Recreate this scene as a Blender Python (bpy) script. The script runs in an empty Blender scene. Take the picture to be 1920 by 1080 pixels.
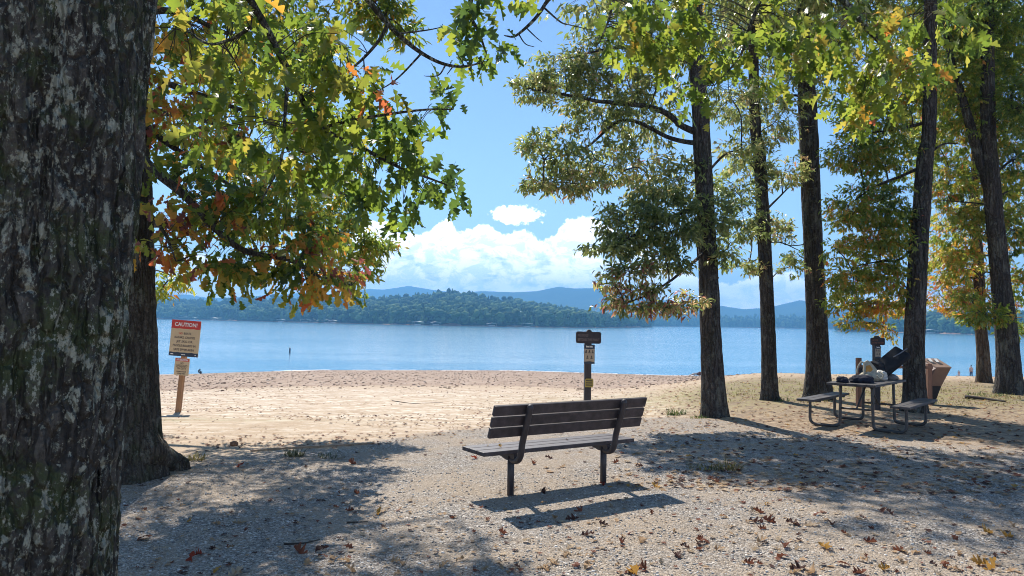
import bpy, bmesh, math, random
import numpy as np
from mathutils import Vector, Matrix

rng = np.random.default_rng(7)
random.seed(7)
scene = bpy.context.scene
COL = scene.collection
R = math.radians

# ------------------------------------------------------------------ camera
CAM = np.array([0.0, 0.0, 1.65])
FPX = 1386.7                      # focal length in photo pixels (26 mm on 36 mm, 1920 px)
PITCH, ROLL = R(2.6), R(0.95)
fwd = np.array([0, math.cos(PITCH), math.sin(PITCH)])
up0 = np.array([0, -math.sin(PITCH), math.cos(PITCH)])
rt0 = np.array([1.0, 0, 0])
RT = rt0 * math.cos(ROLL) + up0 * math.sin(ROLL)
UP = up0 * math.cos(ROLL) - rt0 * math.sin(ROLL)

def ray(px, py):
    d = fwd + RT * ((px - 960) / FPX) + UP * ((540 - py) / FPX)
    return d / d[1]

def P(px, py, d):
    """point at forward distance d seen at photo pixel (px, py)"""
    return CAM + ray(px, py) * d

cam_data = bpy.data.cameras.new('camera')
cam_data.lens = 26; cam_data.sensor_width = 36
cam_data.clip_start = 0.05; cam_data.clip_end = 60000
cam = bpy.data.objects.new('camera', cam_data); COL.objects.link(cam)
cam.matrix_world = Matrix(((RT[0], UP[0], -fwd[0], CAM[0]), (RT[1], UP[1], -fwd[1], CAM[1]),
                           (RT[2], UP[2], -fwd[2], CAM[2]), (0, 0, 0, 1)))
scene.camera = cam

WATER_Z = -4.75

# ------------------------------------------------------------------ numpy noise
def _hash(ix, iy, iz, s=0):
    h = (ix.astype(np.int64) * 374761393 + iy.astype(np.int64) * 668265263 + iz.astype(np.int64) * 2147483647 + s * 144665)
    h = (h ^ (h >> 13)) * 1274126177
    h = h ^ (h >> 16)
    return (h & 0xFFFFFF) / float(0xFFFFFF)

def vnoise(p, s=0):
    p = np.asarray(p, float)
    i = np.floor(p).astype(np.int64); f = p - i
    f = f * f * (3 - 2 * f)
    x, y, z = i[..., 0], i[..., 1], i[..., 2]
    r = 0
    for dx in (0, 1):
        wx = f[..., 0] if dx else 1 - f[..., 0]
        for dy in (0, 1):
            wy = f[..., 1] if dy else 1 - f[..., 1]
            for dz in (0, 1):
                wz = f[..., 2] if dz else 1 - f[..., 2]
                r = r + wx * wy * wz * _hash(x + dx, y + dy, z + dz, s)
    return r

def fbm(p, oct=4, s=0):
    p = np.asarray(p, float); a, t, n = 1.0, 0, 0
    for k in range(oct):
        t = t + a * vnoise(p, s + k); n += a; a *= .5; p = p * 2.03 + 11.7
    return t / n

def sstep(a, b, x):
    t = np.clip((np.asarray(x, float) - a) / (b - a), 0, 1)
    return t * t * (3 - 2 * t)

# ------------------------------------------------------------------ ground height
_u = (np.array([-300, 0, 300, 600, 960, 1250, 1650, 2200]) - 960) / FPX
_D = np.array([70, 74, 80, 92, 97.5, 93, 96, 98.])
def shoreD(u):
    return np.interp(u, _u, _D)

def ground_z(x, y):
    x = np.asarray(x, float); y = np.asarray(y, float)
    u = x / np.maximum(y, 3.0)
    D = shoreD(u)
    zl = -4.75 * np.maximum(0, (y - 11.0)) / (D - 11.0)
    zl = np.where(y < 13, -4.75 * np.maximum(0, (y - 9.0)) ** 2 / 8 / (D - 11), zl)
    zr = np.where(y < 27, -0.004 * np.maximum(0, y - 10), -0.068 - 4.682 * (y - 27) / (D - 27))
    w = np.where(y > 2, sstep(.10, .36, u), 0) * sstep(-1, 3, x)
    z = zl * (1 - w) + zr * w
    past = np.maximum(0, y - D)
    z = np.where(y > D, -4.75 - 0.05 * past, z)
    z = np.maximum(z, -8.0)
    n = fbm(np.stack([x * .9, y * .9, x * 0], -1), 3, 5) - .5
    n2 = fbm(np.stack([x * 4, y * 4, x * 0], -1), 2, 9) - .5
    amp = sstep(-5, 2, y) * (1 - sstep(60, 90, y))
    return z + (n * .05 + n2 * .016) * amp

def G(px, py):
    """where the view ray of a photo pixel meets the ground"""
    r = ray(px, py); t = np.concatenate([np.arange(2, 30, .02), np.arange(30, 130, .1)])
    q = CAM[None] + t[:, None] * r[None]
    below = q[:, 2] <= ground_z(q[:, 0], q[:, 1])
    k = int(np.argmax(below)) if below.any() else len(t) - 1
    p = q[k].copy(); p[2] = float(ground_z(p[0], p[1]))
    return p

# ------------------------------------------------------------------ node helpers
class NT:
    def __init__(s, name):
        s.m = bpy.data.materials.new(name); s.m.use_nodes = True
        s.t = s.m.node_tree; s.t.nodes.clear()
        s.out = s.n('ShaderNodeOutputMaterial')
    def n(s, typ, **kw):
        nd = s.t.nodes.new(typ)
        for k, v in kw.items():
            if k == 'ins':
                for a, b in v.items():
                    if hasattr(b, 'is_output') or isinstance(b, bpy.types.NodeSocket): s.t.links.new(b, nd.inputs[a])
                    else: nd.inputs[a].default_value = b
            else: setattr(nd, k, v)
        return nd
    def l(s, a, b): s.t.links.new(a, b)
    def math(s, op, a, b=None, c=None, clamp=False):
        ins = {0: a}
        if b is not None: ins[1] = b
        if c is not None: ins[2] = c
        nd = s.n('ShaderNodeMath', operation=op, ins=ins); nd.use_clamp = clamp
        return nd.outputs[0]
    def ss(s, v, a, b):
        nd = s.n('ShaderNodeMapRange', interpolation_type='SMOOTHSTEP', ins={0: v, 1: a, 2: b, 3: 0.0, 4: 1.0})
        return nd.outputs[0]
    def mix(s, f, a, b, blend='MIX'):
        nd = s.n('ShaderNodeMix', data_type='RGBA', blend_type=blend)
        for i, v in ((0, f), (6, a), (7, b)):
            if isinstance(v, bpy.types.NodeSocket): s.t.links.new(v, nd.inputs[i])
            else: nd.inputs[i].default_value = v if i == 0 else (*v[:3], 1)
        return nd.outputs[2]
    def ramp(s, f, stops, interp='LINEAR'):
        nd = s.n('ShaderNodeValToRGB', ins={0: f}); cr = nd.color_ramp; cr.interpolation = interp
        while len(cr.elements) < len(stops): cr.elements.new(.5)
        for e, (p, c) in zip(cr.elements, stops):
            e.position = p; e.color = (*c, 1) if len(c) == 3 else c
        return nd.outputs[0]
    def noise(s, vec, scale, detail=4, rough=.55, out=0, dist=0.0):
        ins = {'Scale': scale, 'Detail': detail, 'Roughness': rough, 'Distortion': dist}
        if vec is not None: ins['Vector'] = vec
        return s.n('ShaderNodeTexNoise', ins=ins).outputs[out]
    def mapping(s, vec, scale=(1, 1, 1), rot=(0, 0, 0), loc=(0, 0, 0)):
        nd = s.n('ShaderNodeMapping'); s.l(vec, nd.inputs[0])
        nd.inputs[1].default_value = loc; nd.inputs[2].default_value = rot; nd.inputs[3].default_value = scale
        return nd.outputs[0]
    def obj(s): return s.n('ShaderNodeTexCoord').outputs['Object']
    def pos(s): return s.n('ShaderNodeNewGeometry').outputs['Position']
    def attr(s, name): return s.n('ShaderNodeAttribute', attribute_name=name).outputs['Fac']
    def bump(s, h, strength=.5, dist=.01):
        return s.n('ShaderNodeBump', ins={'Strength': strength, 'Distance': dist, 'Height': h}).outputs[0]
    def principled(s, color, rough=.7, normal=None, spec=.5, metal=0.0):
        nd = s.n('ShaderNodeBsdfPrincipled')
        for k, v in (('Base Color', color), ('Roughness', rough), ('Specular IOR Level', spec), ('Metallic', metal)):
            if isinstance(v, bpy.types.NodeSocket): s.l(v, nd.inputs[k])
            elif k == 'Base Color': nd.inputs[k].default_value = (*v[:3], 1)
            else: nd.inputs[k].default_value = v
        if normal is not None: s.l(normal, nd.inputs['Normal'])
        return nd
    def end(s, sh):
        s.l(sh.outputs[0] if hasattr(sh, 'outputs') else sh, s.out.inputs[0]); return s.m

def rough_mat(name, c, rough=.7, var=.25, scale=12, bump=.3, bdist=.004, spec=.4, metal=0, stretch=(1, 1, 1)):
    """a painted / plain surface with noise wear"""
    t = NT(name); v = t.mapping(t.obj(), scale=stretch)
    n = t.noise(v, scale, 5, .6)
    n2 = t.noise(v, scale * 7, 3, .6)
    lo = tuple(x * (1 - var) for x in c); hi = tuple(min(1, x * (1 + var)) for x in c)
    col = t.ramp(n, [(.3, lo), (.7, hi)])
    col = t.mix(t.ss(n2, .6, .75), col, tuple(x * .75 for x in c))
    return t.end(t.principled(col, rough, t.bump(n2, bump, bdist), spec, metal))

# ------------------------------------------------------------------ object helpers
def W(o):
    """world location of an un-rotated chain of parents"""
    v = np.zeros(3)
    while o is not None:
        v = v + np.array(o.location); o = o.parent
    return v

def tag(o, label=None, cat=None, group=None, kind=None):
    if label: o['label'] = label
    if cat: o['category'] = cat
    if group: o['group'] = group
    if kind: o['kind'] = kind
    return o

def thing(name, loc, label, cat, group=None):
    o = bpy.data.objects.new(name, None); COL.objects.link(o)
    o.location = [float(v) for v in loc]; o.empty_display_size = .1
    return tag(o, label, cat, group)

def mesh_from(name, verts, faces, smooth=False):
    me = bpy.data.meshes.new(name)
    verts = np.asarray(verts, float)
    if isinstance(faces, np.ndarray):
        k = faces.shape[1]; nf = len(faces)
        me.vertices.add(len(verts)); me.vertices.foreach_set('co', verts.ravel().astype(np.float32))
        me.loops.add(nf * k); me.loops.foreach_set('vertex_index', faces.ravel().astype(np.int32))
        me.polygons.add(nf)
        me.polygons.foreach_set('loop_start', np.arange(0, nf * k, k, dtype=np.int32))
        me.update(calc_edges=True)
    else:
        me.from_pydata([tuple(v) for v in verts], [], [tuple(f) for f in faces]); me.update()
    if smooth:
        me.polygons.foreach_set('use_smooth', np.ones(len(me.polygons), dtype=bool))
    return me

def obj(name, geo, mat, parent=None, smooth=False, loc=None):
    """geo = (verts in world space, faces); links ONE mesh object. loc: origin of a top-level mesh."""
    v, f = geo
    v = np.asarray(v, float)
    off = W(parent) if parent is not None else (np.zeros(3) if loc is None else np.asarray(loc, float))
    me = mesh_from(name, v - off, f, smooth)
    o = bpy.data.objects.new(name, me); COL.objects.link(o)
    for m in (mat if isinstance(mat, (list, tuple)) else [mat]): me.materials.append(m)
    if parent is not None: o.parent = parent
    elif loc is not None: o.location = [float(x) for x in loc]
    return o

class MB:
    """collects shapes into one mesh"""
    def __init__(s): s.v = []; s.f = []; s.n = 0
    def add(s, v, f):
        v = np.asarray(v, float)
        s.v.append(v); s.f += [tuple(int(i) + s.n for i in q) for q in f]; s.n += len(v); return s
    def geo(s): return np.concatenate(s.v), s.f
    def box(s, c, ax, h, bev=0.0):
        """box at c with axes ax (3x3 rows) and half sizes h, bevelled"""
        c = np.asarray(c, float); ax = np.asarray(ax, float); h = np.asarray(h, float)
        if bev <= 0:
            q = np.array([[x, y, z] for x in (-1, 1) for y in (-1, 1) for z in (-1, 1)], float) * h
            s.add(c + q @ ax, [(0, 1, 3, 2), (4, 6, 7, 5), (0, 4, 5, 1), (2, 3, 7, 6), (0, 2, 6, 4), (1, 5, 7, 3)]); return s
        bm = bmesh.new(); bmesh.ops.create_cube(bm, size=2)
        for v in bm.verts: v.co = Vector((v.co.x * h[0], v.co.y * h[1], v.co.z * h[2]))
        bmesh.ops.bevel(bm, geom=bm.edges[:], offset=bev, segments=2, affect='EDGES', profile=.5)
        bm.verts.index_update()
        v = np.array([q.co[:] for q in bm.verts]); f = [[q.index for q in fc.verts] for fc in bm.faces]; bm.free()
        s.add(c + v @ ax, f); return s
    def tube(s, pts, rad, seg=8, cap=True, round_end=False):
        pts = np.asarray(pts, float); n = len(pts)
        rad = np.broadcast_to(np.asarray(rad, float), (n,)).copy()
        if round_end:
            def ends(p, r, i):
                d = p[i] - p[i + (1 if i == 0 else -1)]; d /= np.linalg.norm(d)
                return [(p[i] + d * r[i] * math.sin(a), r[i] * math.cos(a)) for a in (R(35), R(65), R(84))]
            e1 = ends(pts, rad, n - 1)
            pts = np.vstack([pts] + [q[0] for q in e1]); rad = np.append(rad, [q[1] for q in e1]); n = len(pts)
        t = np.gradient(pts, axis=0); t /= np.linalg.norm(t, axis=1)[:, None] + 1e-9
        ref = np.array([0, 0, 1.0]) if abs(t[0][2]) < .9 else np.array([1.0, 0, 0])
        a = np.cross(t[0], ref); a /= np.linalg.norm(a)
        vs = []
        ang = np.arange(seg) * 2 * math.pi / seg
        for i in range(n):
            a = a - t[i] * np.dot(a, t[i]); a /= np.linalg.norm(a) + 1e-9
            b = np.cross(t[i], a)
            vs.append(pts[i] + rad[i] * (np.cos(ang)[:, None] * a + np.sin(ang)[:, None] * b))
        fs = []
        for i in range(n - 1):
            for k in range(seg):
                k2 = (k + 1) % seg
                fs.append((i * seg + k, i * seg + k2, (i + 1) * seg + k2, (i + 1) * seg + k))
        if cap:
            fs.append(tuple(range(seg - 1, -1, -1))); fs.append(tuple((n - 1) * seg + k for k in range(seg)))
        s.add(np.concatenate(vs), fs); return s
    def prism(s, outline, o, rx, ry, th):
        """flat outline [(x,y)] placed at o with axes rx, ry, thickness th along rx x ry (front face at +)"""
        o = np.asarray(o, float); rx = np.asarray(rx, float); ry = np.asarray(ry, float)
        nz = np.cross(rx, ry); nz /= np.linalg.norm(nz)
        q = np.array([o + x * rx + y * ry for x, y in outline]); k = len(q)
        fs = [tuple(range(k)), tuple(range(2 * k - 1, k - 1, -1))]
        fs += [(i, k + i, k + (i + 1) % k, (i + 1) % k) for i in range(k)]
        s.add(np.vstack([q + nz * th / 2, q - nz * th / 2]), fs); return s

def smooth_curve(pts, n=6):
    """Catmull-Rom through points"""
    p = np.asarray(pts, float)
    p = np.vstack([2 * p[0] - p[1], p, 2 * p[-1] - p[-2]])
    out = []
    for i in range(1, len(p) - 2):
        for t in np.linspace(0, 1, n, endpoint=False):
            a, b, c, d = p[i - 1], p[i], p[i + 1], p[i + 2]
            out.append(.5 * ((2 * b) + (-a + c) * t + (2 * a - 5 * b + 4 * c - d) * t * t + (-a + 3 * b - 3 * c + d) * t ** 3))
    out.append(p[-2])
    return np.array(out)

I3 = np.eye(3)
_txt = {}
def text_geo(s, size=1.0, bold=0.0, cond=1.0, align='CENTER'):
    key = (s, size, bold, cond, align)
    if key not in _txt:
        cu = bpy.data.curves.new('lettering', 'FONT'); cu.body = s; cu.size = size; cu.align_x = align; cu.align_y = 'CENTER'
        cu.offset = bold; cu.resolution_u = 2
        ob = bpy.data.objects.new('lettering', cu); COL.objects.link(ob)
        dg = bpy.context.evaluated_depsgraph_get()
        me = bpy.data.meshes.new_from_object(ob.evaluated_get(dg))
        v = np.array([q.co[:] for q in me.vertices]).reshape(-1, 3); v[:, 0] *= cond
        f = [tuple(q.vertices) for q in me.polygons]
        bpy.data.objects.remove(ob); bpy.data.curves.remove(cu); bpy.data.meshes.remove(me)
        _txt[key] = (v, f)
    return _txt[key]

def text_on(mb, s, o, rx, ry, x, y, size, width=None, bold=0.0, cond=.85, align='CENTER', eps=.004):
    v, f = text_geo(s, size, bold, cond, align)
    if len(v) == 0: return
    k = 1.0
    if width:
        w = v[:, 0].max() - v[:, 0].min(); k = width / w
    nz = np.cross(rx, ry)
    q = np.asarray(o) + np.outer(v[:, 0] * k + x, rx) + np.outer(v[:, 1] + y, ry) + nz * eps
    mb.add(q, f)
# ------------------------------------------------------------------ sun, sky, clouds
SUN_EL = R(47.5); SUN_AZ = math.atan2(-.234, .77)          # azimuth from +Y towards +X
sd = np.array([math.cos(SUN_EL) * math.sin(SUN_AZ), math.cos(SUN_EL) * math.cos(SUN_AZ), math.sin(SUN_EL)])
ld = bpy.data.lights.new('sun', 'SUN'); ld.energy = 4.7; ld.angle = R(.53); ld.color = (1.0, .94, .85)
sun = bpy.data.objects.new('sun', ld); COL.objects.link(sun)
sun.rotation_euler = Vector(sd).to_track_quat('Z', 'Y').to_euler(); sun.location = (-20, 60, 60)

world = bpy.data.worlds.new('World'); scene.world = world; world.use_nodes = True
wt = NT.__new__(NT); wt.t = world.node_tree; wt.t.nodes.clear()
wt.out = wt.n('ShaderNodeOutputWorld')
sky = wt.n('ShaderNodeTexSky', sky_type='NISHITA'); sky.sun_disc = False
sky.sun_elevation = SUN_EL; sky.sun_rotation = SUN_AZ; sky.altitude = 300; sky.air_density = 1.0; sky.dust_density = .05; sky.ozone_density = 2.6
gen = wt.n('ShaderNodeTexCoord').outputs['Generated']
skc = wt.n('ShaderNodeHueSaturation', ins={'Hue': .503, 'Saturation': 1.05, 'Value': 1.0, 'Color': sky.outputs[0]}).outputs[0]
bg_sky = wt.n('ShaderNodeBackground', ins={0: skc, 1: .096})
sx = wt.n('ShaderNodeSeparateXYZ', ins={0: gen})
az = wt.math('ARCTAN2', sx.outputs[0], sx.outputs[1])
el = wt.math('ARCSINE', sx.outputs[2])

def ang(px, py):
    d = ray(px, py); d = d / np.linalg.norm(d)
    return math.atan2(d[0], d[1]), math.asin(d[2])

cvec = wt.n('ShaderNodeCombineXYZ', ins={0: az, 1: el}).outputs[0]
big = wt.noise(cvec, 26, 6, .62, dist=.25)
fine = wt.noise(cvec, 70, 7, .68)
# top edge of the cloud bank as a function of azimuth
bank = [(-400, 450), (100, 480), (330, 474), (480, 486), (600, 470), (660, 440), (700, 414), (745, 428), (790, 436), (840, 410), (862, 436),
        (905, 420), (945, 436), (985, 430), (1022, 450), (1055, 418), (1095, 402), (1135, 420), (1200, 460), (1290, 510), (1360, 528),
        (1450, 512), (1530, 528), (1640, 545), (1760, 540), (1900, 545), (2300, 520)]
A0, A1 = ang(-400, 470)[0], ang(2300, 520)[0]
E1 = R(14)
fc = wt.n('ShaderNodeFloatCurve'); cv = fc.mapping.curves[0]
ptsb = [((ang(x, y)[0] - A0) / (A1 - A0), ang(x, y)[1] / E1) for x, y in bank]
cv.points[0].location = ptsb[0]; cv.points[1].location = ptsb[-1]
for q in ptsb[1:-1]: cv.points.new(*q)
for q in cv.points: q.handle_type = 'AUTO'
fc.mapping.update()
wt.l(wt.math('DIVIDE', wt.math('SUBTRACT', az, A0), A1 - A0), fc.inputs['Value'])
top = wt.math('MULTIPLY', fc.outputs[0], E1)
wob = wt.math('MULTIPLY', wt.math('SUBTRACT', big, .5), R(1.5))
wob = wt.math('ADD', wob, wt.math('MULTIPLY', wt.math('SUBTRACT', fine, .5), R(1.3)))
dep = wt.math('SUBTRACT', wt.math('ADD', top, wob), el)          # depth below the bank's top
edge = wt.ss(dep, R(-.05), R(.22))
hole = wt.noise(wt.mapping(cvec, scale=(1, 2.2, 1)), 17, 5, .6)
cover = wt.ss(wt.math('ADD', hole, wt.math('MULTIPLY', dep, 0.6)), .36, .52)
deep = wt.ss(dep, R(.9), R(2.0))
bankm = wt.math('MULTIPLY', edge, wt.mix(deep, (1, 1, 1), cover))
# small detached cloud
a_, e_ = ang(972, 402); hw, hh = R(2.2), R(.85)
dx = wt.math('DIVIDE', wt.math('SUBTRACT', az, a_), hw); dy = wt.math('DIVIDE', wt.math('SUBTRACT', el, e_), hh)
r2 = wt.math('ADD', wt.math('MULTIPLY', dx, dx), wt.math('MULTIPLY', dy, dy))
puff = wt.math('ADD', wt.math('SUBTRACT', 1.0, r2), wt.math('ADD', wt.math('MULTIPLY', wt.math('SUBTRACT', fine, .5), 3.2), wt.math('MULTIPLY', wt.math('SUBTRACT', big, .5), 2.4)))
puffm = wt.ss(puff, -.02, .5)
mask = wt.math('MAXIMUM', bankm, puffm)
shade = wt.noise(wt.mapping(cvec, scale=(1, 1.5, 1), loc=(3, .012, 0)), 38, 9, .68, dist=.5)
rim = wt.ss(dep, R(1.1), R(.1))
lit = wt.ss(wt.math('ADD', shade, wt.math('MULTIPLY', rim, .1)), .42, .57)
ccol = wt.mix(lit, (.62, .69, .78), (1.0, .97, .93))
lowband = wt.ss(el, R(4.2), R(1.0))
ccol = wt.mix(wt.math('MULTIPLY', lowband, .45), ccol, (.90, .94, 1.0))
bg_c = wt.n('ShaderNodeBackground', ins={0: ccol, 1: 2.0})
CLOUD = bg_c
ms = wt.n('ShaderNodeMixShader', ins={0: wt.math('MULTIPLY', mask, .95), 1: bg_sky.outputs[0], 2: bg_c.outputs[0]})
wt.l(ms.outputs[0], wt.out.inputs[0])

scene.view_settings.view_transform = 'Standard'; scene.view_settings.look = 'None'
scene.view_settings.gamma = 1; scene.view_settings.exposure = .74
scene.cycles.max_bounces = 8; scene.cycles.diffuse_bounces = 3; scene.cycles.glossy_bounces = 3
scene.cycles.transmission_bounces = 6; scene.cycles.transparent_max_bounces = 8; scene.cycles.volume_bounces = 0
scene.cycles.sample_clamp_indirect = 6; scene.cycles.sample_clamp_direct = 0
scene.cycles.caustics_reflective = False; scene.cycles.caustics_refractive = False
scene.cycles.use_denoising = True
try:
    scene.cycles.denoiser = 'OPENIMAGEDENOISE'; scene.cycles.denoising_input_passes = 'RGB_ALBEDO_NORMAL'; scene.cycles.denoising_prefilter = 'ACCURATE'
except Exception: pass
scene.cycles.pixel_filter_type = 'BLACKMAN_HARRIS'; scene.cycles.filter_width = 1.0

# ------------------------------------------------------------------ ground
def ground_mat():
    t = NT('ground'); p = t.obj()
    nA = t.noise(p, .9, 5, .6); nB = t.noise(p, 5, 5, .65); nC = t.noise(p, 30, 4, .65); nD = t.noise(p, 130, 2, .6)
    # gravel
    v1 = t.n('ShaderNodeTexVoronoi', ins={'Vector': p, 'Scale': 62.0, 'Randomness': 1.0})
    v2 = t.n('ShaderNodeTexVoronoi', ins={'Vector': p, 'Scale': 118.0, 'Randomness': 1.0})
    r1 = t.n('ShaderNodeSeparateColor', ins={0: v1.outputs['Color']}); r2 = t.n('ShaderNodeSeparateColor', ins={0: v2.outputs['Color']})
    g1 = t.ramp(r1.outputs[0], [(0, (.058, .05, .044)), (.3, (.20, .172, .147)), (.7, (.375, .322, .27)), (.9, (.64, .59, .53)), (1, (.80, .75, .69))])
    g2 = t.ramp(r2.outputs[1], [(0, (.084, .072, .062)), (.5, (.315, .27, .225)), (1, (.61, .55, .475))])
    grav = t.mix(t.ss(nC, .42, .58), g1, g2)
    tan = t.math('MULTIPLY', t.ss(t.math('ADD', nA, t.math('MULTIPLY', nB, .5)), .60, .88), .6)
    grav = t.mix(tan, grav, t.mix(nD, (.33, .245, .165), (.54, .42, .30)))
    # sand
    st = t.noise(t.mapping(p, scale=(.7, 1.6, 1), rot=(0, 0, .2)), 2.0, 7, .72)
    sand = t.ramp(t.math('ADD', t.math('MULTIPLY', st, .6), t.math('MULTIPLY', nC, .4)), [(.3, (.33, .235, .155)), (.5, (.46, .345, .235)), (.68, (.57, .45, .325))])
    crumb = t.n('ShaderNodeTexVoronoi', ins={'Vector': p, 'Scale': 11.0})
    crumb2 = t.n('ShaderNodeTexVoronoi', ins={'Vector': p, 'Scale': 30.0})
    sand = t.mix(t.math('MULTIPLY', t.ss(nB, .56, .70), .55), sand, (.30, .20, .13))
    sand = t.mix(t.math('MULTIPLY', t.ss(crumb.outputs['Distance'], .17, .08), t.ss(nB, .42, .6)), sand, (.20, .13, .085))
    sand = t.mix(t.math('MULTIPLY', t.ss(crumb2.outputs['Distance'], .16, .08), t.ss(nA, .42, .62)), sand, (.22, .15, .10))
    pale = t.math('MULTIPLY', t.attr('pale'), t.ss(t.math('ADD', t.math('MULTIPLY', st, .5), t.math('MULTIPLY', nB, .5)), .47, .60))
    sand = t.mix(pale, sand, t.mix(nC, (.62, .53, .41), (.77, .69, .57)))
    # wet pebbly shore
    pv = t.n('ShaderNodeTexVoronoi', ins={'Vector': t.mapping(p, scale=(1, .7, 1)), 'Scale': 2.6})
    pr = t.n('ShaderNodeSeparateColor', ins={0: pv.outputs['Color']})
    peb = t.ramp(pr.outputs[0], [(0, (.25, .175, .125)), (.4, (.33, .235, .165)), (.75, (.38, .28, .20)), (1, (.45, .35, .27))])
    peb = t.mix(t.noise(p, 2.5, 6, .7), t.mix(.5, peb, (.30, .20, .135)), peb)
    shore = t.ss(t.math('ADD', t.attr('shore'), t.math('MULTIPLY', t.math('SUBTRACT', nA, .5), .5)), .35, .65)
    c = t.mix(shore, sand, peb)
    wet = t.ss(t.attr('wet'), .3, .8)
    c = t.mix(wet, c, (.20, .135, .09))
    # litter and soil under the trees on the right
    soil = t.ramp(t.math('ADD', t.math('MULTIPLY', nB, .55), t.math('MULTIPLY', nC, .45)), [(.34, (.13, .095, .065)), (.5, (.29, .21, .14)), (.62, (.46, .35, .23)), (.75, (.58, .46, .32))])
    c = t.mix(t.ss(t.math('ADD', t.attr('soil'), t.math('MULTIPLY', t.math('SUBTRACT', nA, .5), .6)), .3, .7), c, soil)
    gr = t.math('MULTIPLY', t.attr('grass'), t.ss(t.math('ADD', t.math('MULTIPLY', nB, .6), t.math('MULTIPLY', nC, .5)), .5, .62))
    c = t.mix(gr, c, t.mix(nD, (.17, .17, .05), (.30, .27, .09)))
    gm = t.ss(t.math('ADD', t.attr('gravel'), t.math('ADD', t.math('MULTIPLY', t.math('SUBTRACT', nB, .5), 1.6), t.math('MULTIPLY', t.math('SUBTRACT', nC, .5), .9))), -.35, .35)
    c = t.mix(gm, c, grav)
    fp = t.n('ShaderNodeTexVoronoi', ins={'Vector': t.mapping(p, scale=(1, .75, 1)), 'Scale': 2.6})
    dim = t.math('MULTIPLY', t.ss(fp.outputs['Distance'], .30, .10), t.math('SUBTRACT', 1.0, gm))
    h = t.math('ADD', t.math('MULTIPLY', gm, t.math('ADD', t.math('MULTIPLY', v1.outputs['Distance'], -.7), t.math('MULTIPLY', v2.outputs['Distance'], -.35))),
               t.math('SUBTRACT', t.math('ADD', t.math('MULTIPLY', nC, .9), t.math('MULTIPLY', nB, 1.4)), t.math('MULTIPLY', dim, 1.3)))
    return t.end(t.principled(c, t.math('SUBTRACT', .9, t.math('MULTIPLY', wet, .62)), t.bump(h, .9, .022), .25))

gx = np.concatenate([-np.geomspace(9000, 16, 34), np.arange(-15.8, 15.9, .16), np.geomspace(16, 9000, 34)])
gy = np.concatenate([-np.geomspace(2000, 3, 16), np.arange(-2.8, 26, .16), np.geomspace(26.1, 125, 150), np.geomspace(130, 6000, 30)])
X, Y = np.meshgrid(gx, gy)
Z = ground_z(X, Y)
Z = np.where(Y < -20, np.maximum(Z, 0), Z)
nx, ny = len(gx), len(gy)
idx = np.arange(nx * ny).reshape(ny, nx)
quads = np.stack([idx[:-1, :-1], idx[:-1, 1:], idx[1:, 1:], idx[1:, :-1]], -1).reshape(-1, 4)
ground = obj('ground', (np.stack([X, Y, Z], -1).reshape(-1, 3), quads), ground_mat(), smooth=True)
tag(ground, kind='structure')

def gattr(o, name, val):
    a = o.data.attributes.new(name, 'FLOAT', 'POINT'); a.data.foreach_set('value', np.ascontiguousarray(val.ravel(), np.float32))

edge_px = [(-300, 905), (120, 880), (300, 862), (480, 848), (640, 840), (760, 820), (900, 803), (1100, 788), (1250, 782), (1420, 800), (1600, 815), (1920, 842), (2200, 870)]
edge_w = np.array([G(*q) for q in edge_px])
LX = np.concatenate([[-200], edge_w[:, 0], [200]]); LY = np.concatenate([[edge_w[0, 1] - 2], edge_w[:, 1], [edge_w[-1, 1]]])
def gravel_y(x): return np.interp(x, LX, LY)
gravel_f = gravel_y(X) - Y + .5 * (fbm(np.stack([X * .7, Y * .7, X * 0], -1), 3, 31) - .5)
gattr(ground, 'gravel', np.clip(gravel_f, -6, 6))
U = X / np.maximum(Y, 3)
DD = shoreD(U)
sh = sstep(.26, .42, Y / DD) * (1 - .0 * X)
gattr(ground, 'shore', np.where(Y > 0, sh, 0))
gattr(ground, 'wet', sstep(-2.6, -.8, Y - DD))
soil = sstep(.12, .34, U) * sstep(6, 9, Y) * (1 - sstep(20, 30, Y))
gattr(ground, 'soil', soil * .9)
def bell(cx, cy, rx, ry): return np.exp(-(((X - cx) / rx) ** 2 + ((Y - cy) / ry) ** 2))
pale = sstep(12, 15, Y) * (1 - sstep(24, 32, Y)) * (1 - sstep(1.5, 6, X)) + .55 * sstep(9.5, 11, Y) * (1 - sstep(20, 30, Y)) * (1 - sstep(1.5, 5, X))
gattr(ground, 'pale', np.clip(pale, 0, 1))
grass = .9 * bell(11.5, 18.5, 5, 3) + .7 * bell(10, 22, 7, 3) + .5 * bell(4.5, 17, 2, 2.5) + .5 * bell(-5.6, 12.8, 2.5, .5) + .6 * bell(6, 20, 4, 3)
gattr(ground, 'grass', np.clip(grass, 0, 1))

# ------------------------------------------------------------------ water
def water_mat():
    t = NT('water'); p = t.obj()
    w1 = t.noise(t.mapping(p, scale=(.55, 1.5, 1), rot=(0, 0, .15)), 1.2, 5, .6)
    w2 = t.noise(t.mapping(p, scale=(.6, 1.3, 1), rot=(0, 0, -.25)), .22, 4, .55)
    gust = t.noise(t.mapping(p, scale=(.25, 1.6, 1)), .011, 5, .6)
    gust = t.ss(gust, .35, .68)
    h = t.math('ADD', t.math('MULTIPLY', w1, .16), t.math('MULTIPLY', w2, .55))
    bs = t.n('ShaderNodeBump', ins={'Distance': 1.0, 'Height': h})
    t.l(t.math('ADD', .12, t.math('MULTIPLY', gust, .26)), bs.inputs['Strength'])
    wcol = t.mix(gust, (.20, .37, .48), (.085, .28, .43))
    pr = t.principled(wcol, .10, bs.outputs[0], .5)
    pr.inputs['IOR'].default_value = 1.33
    return t.end(pr)
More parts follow.
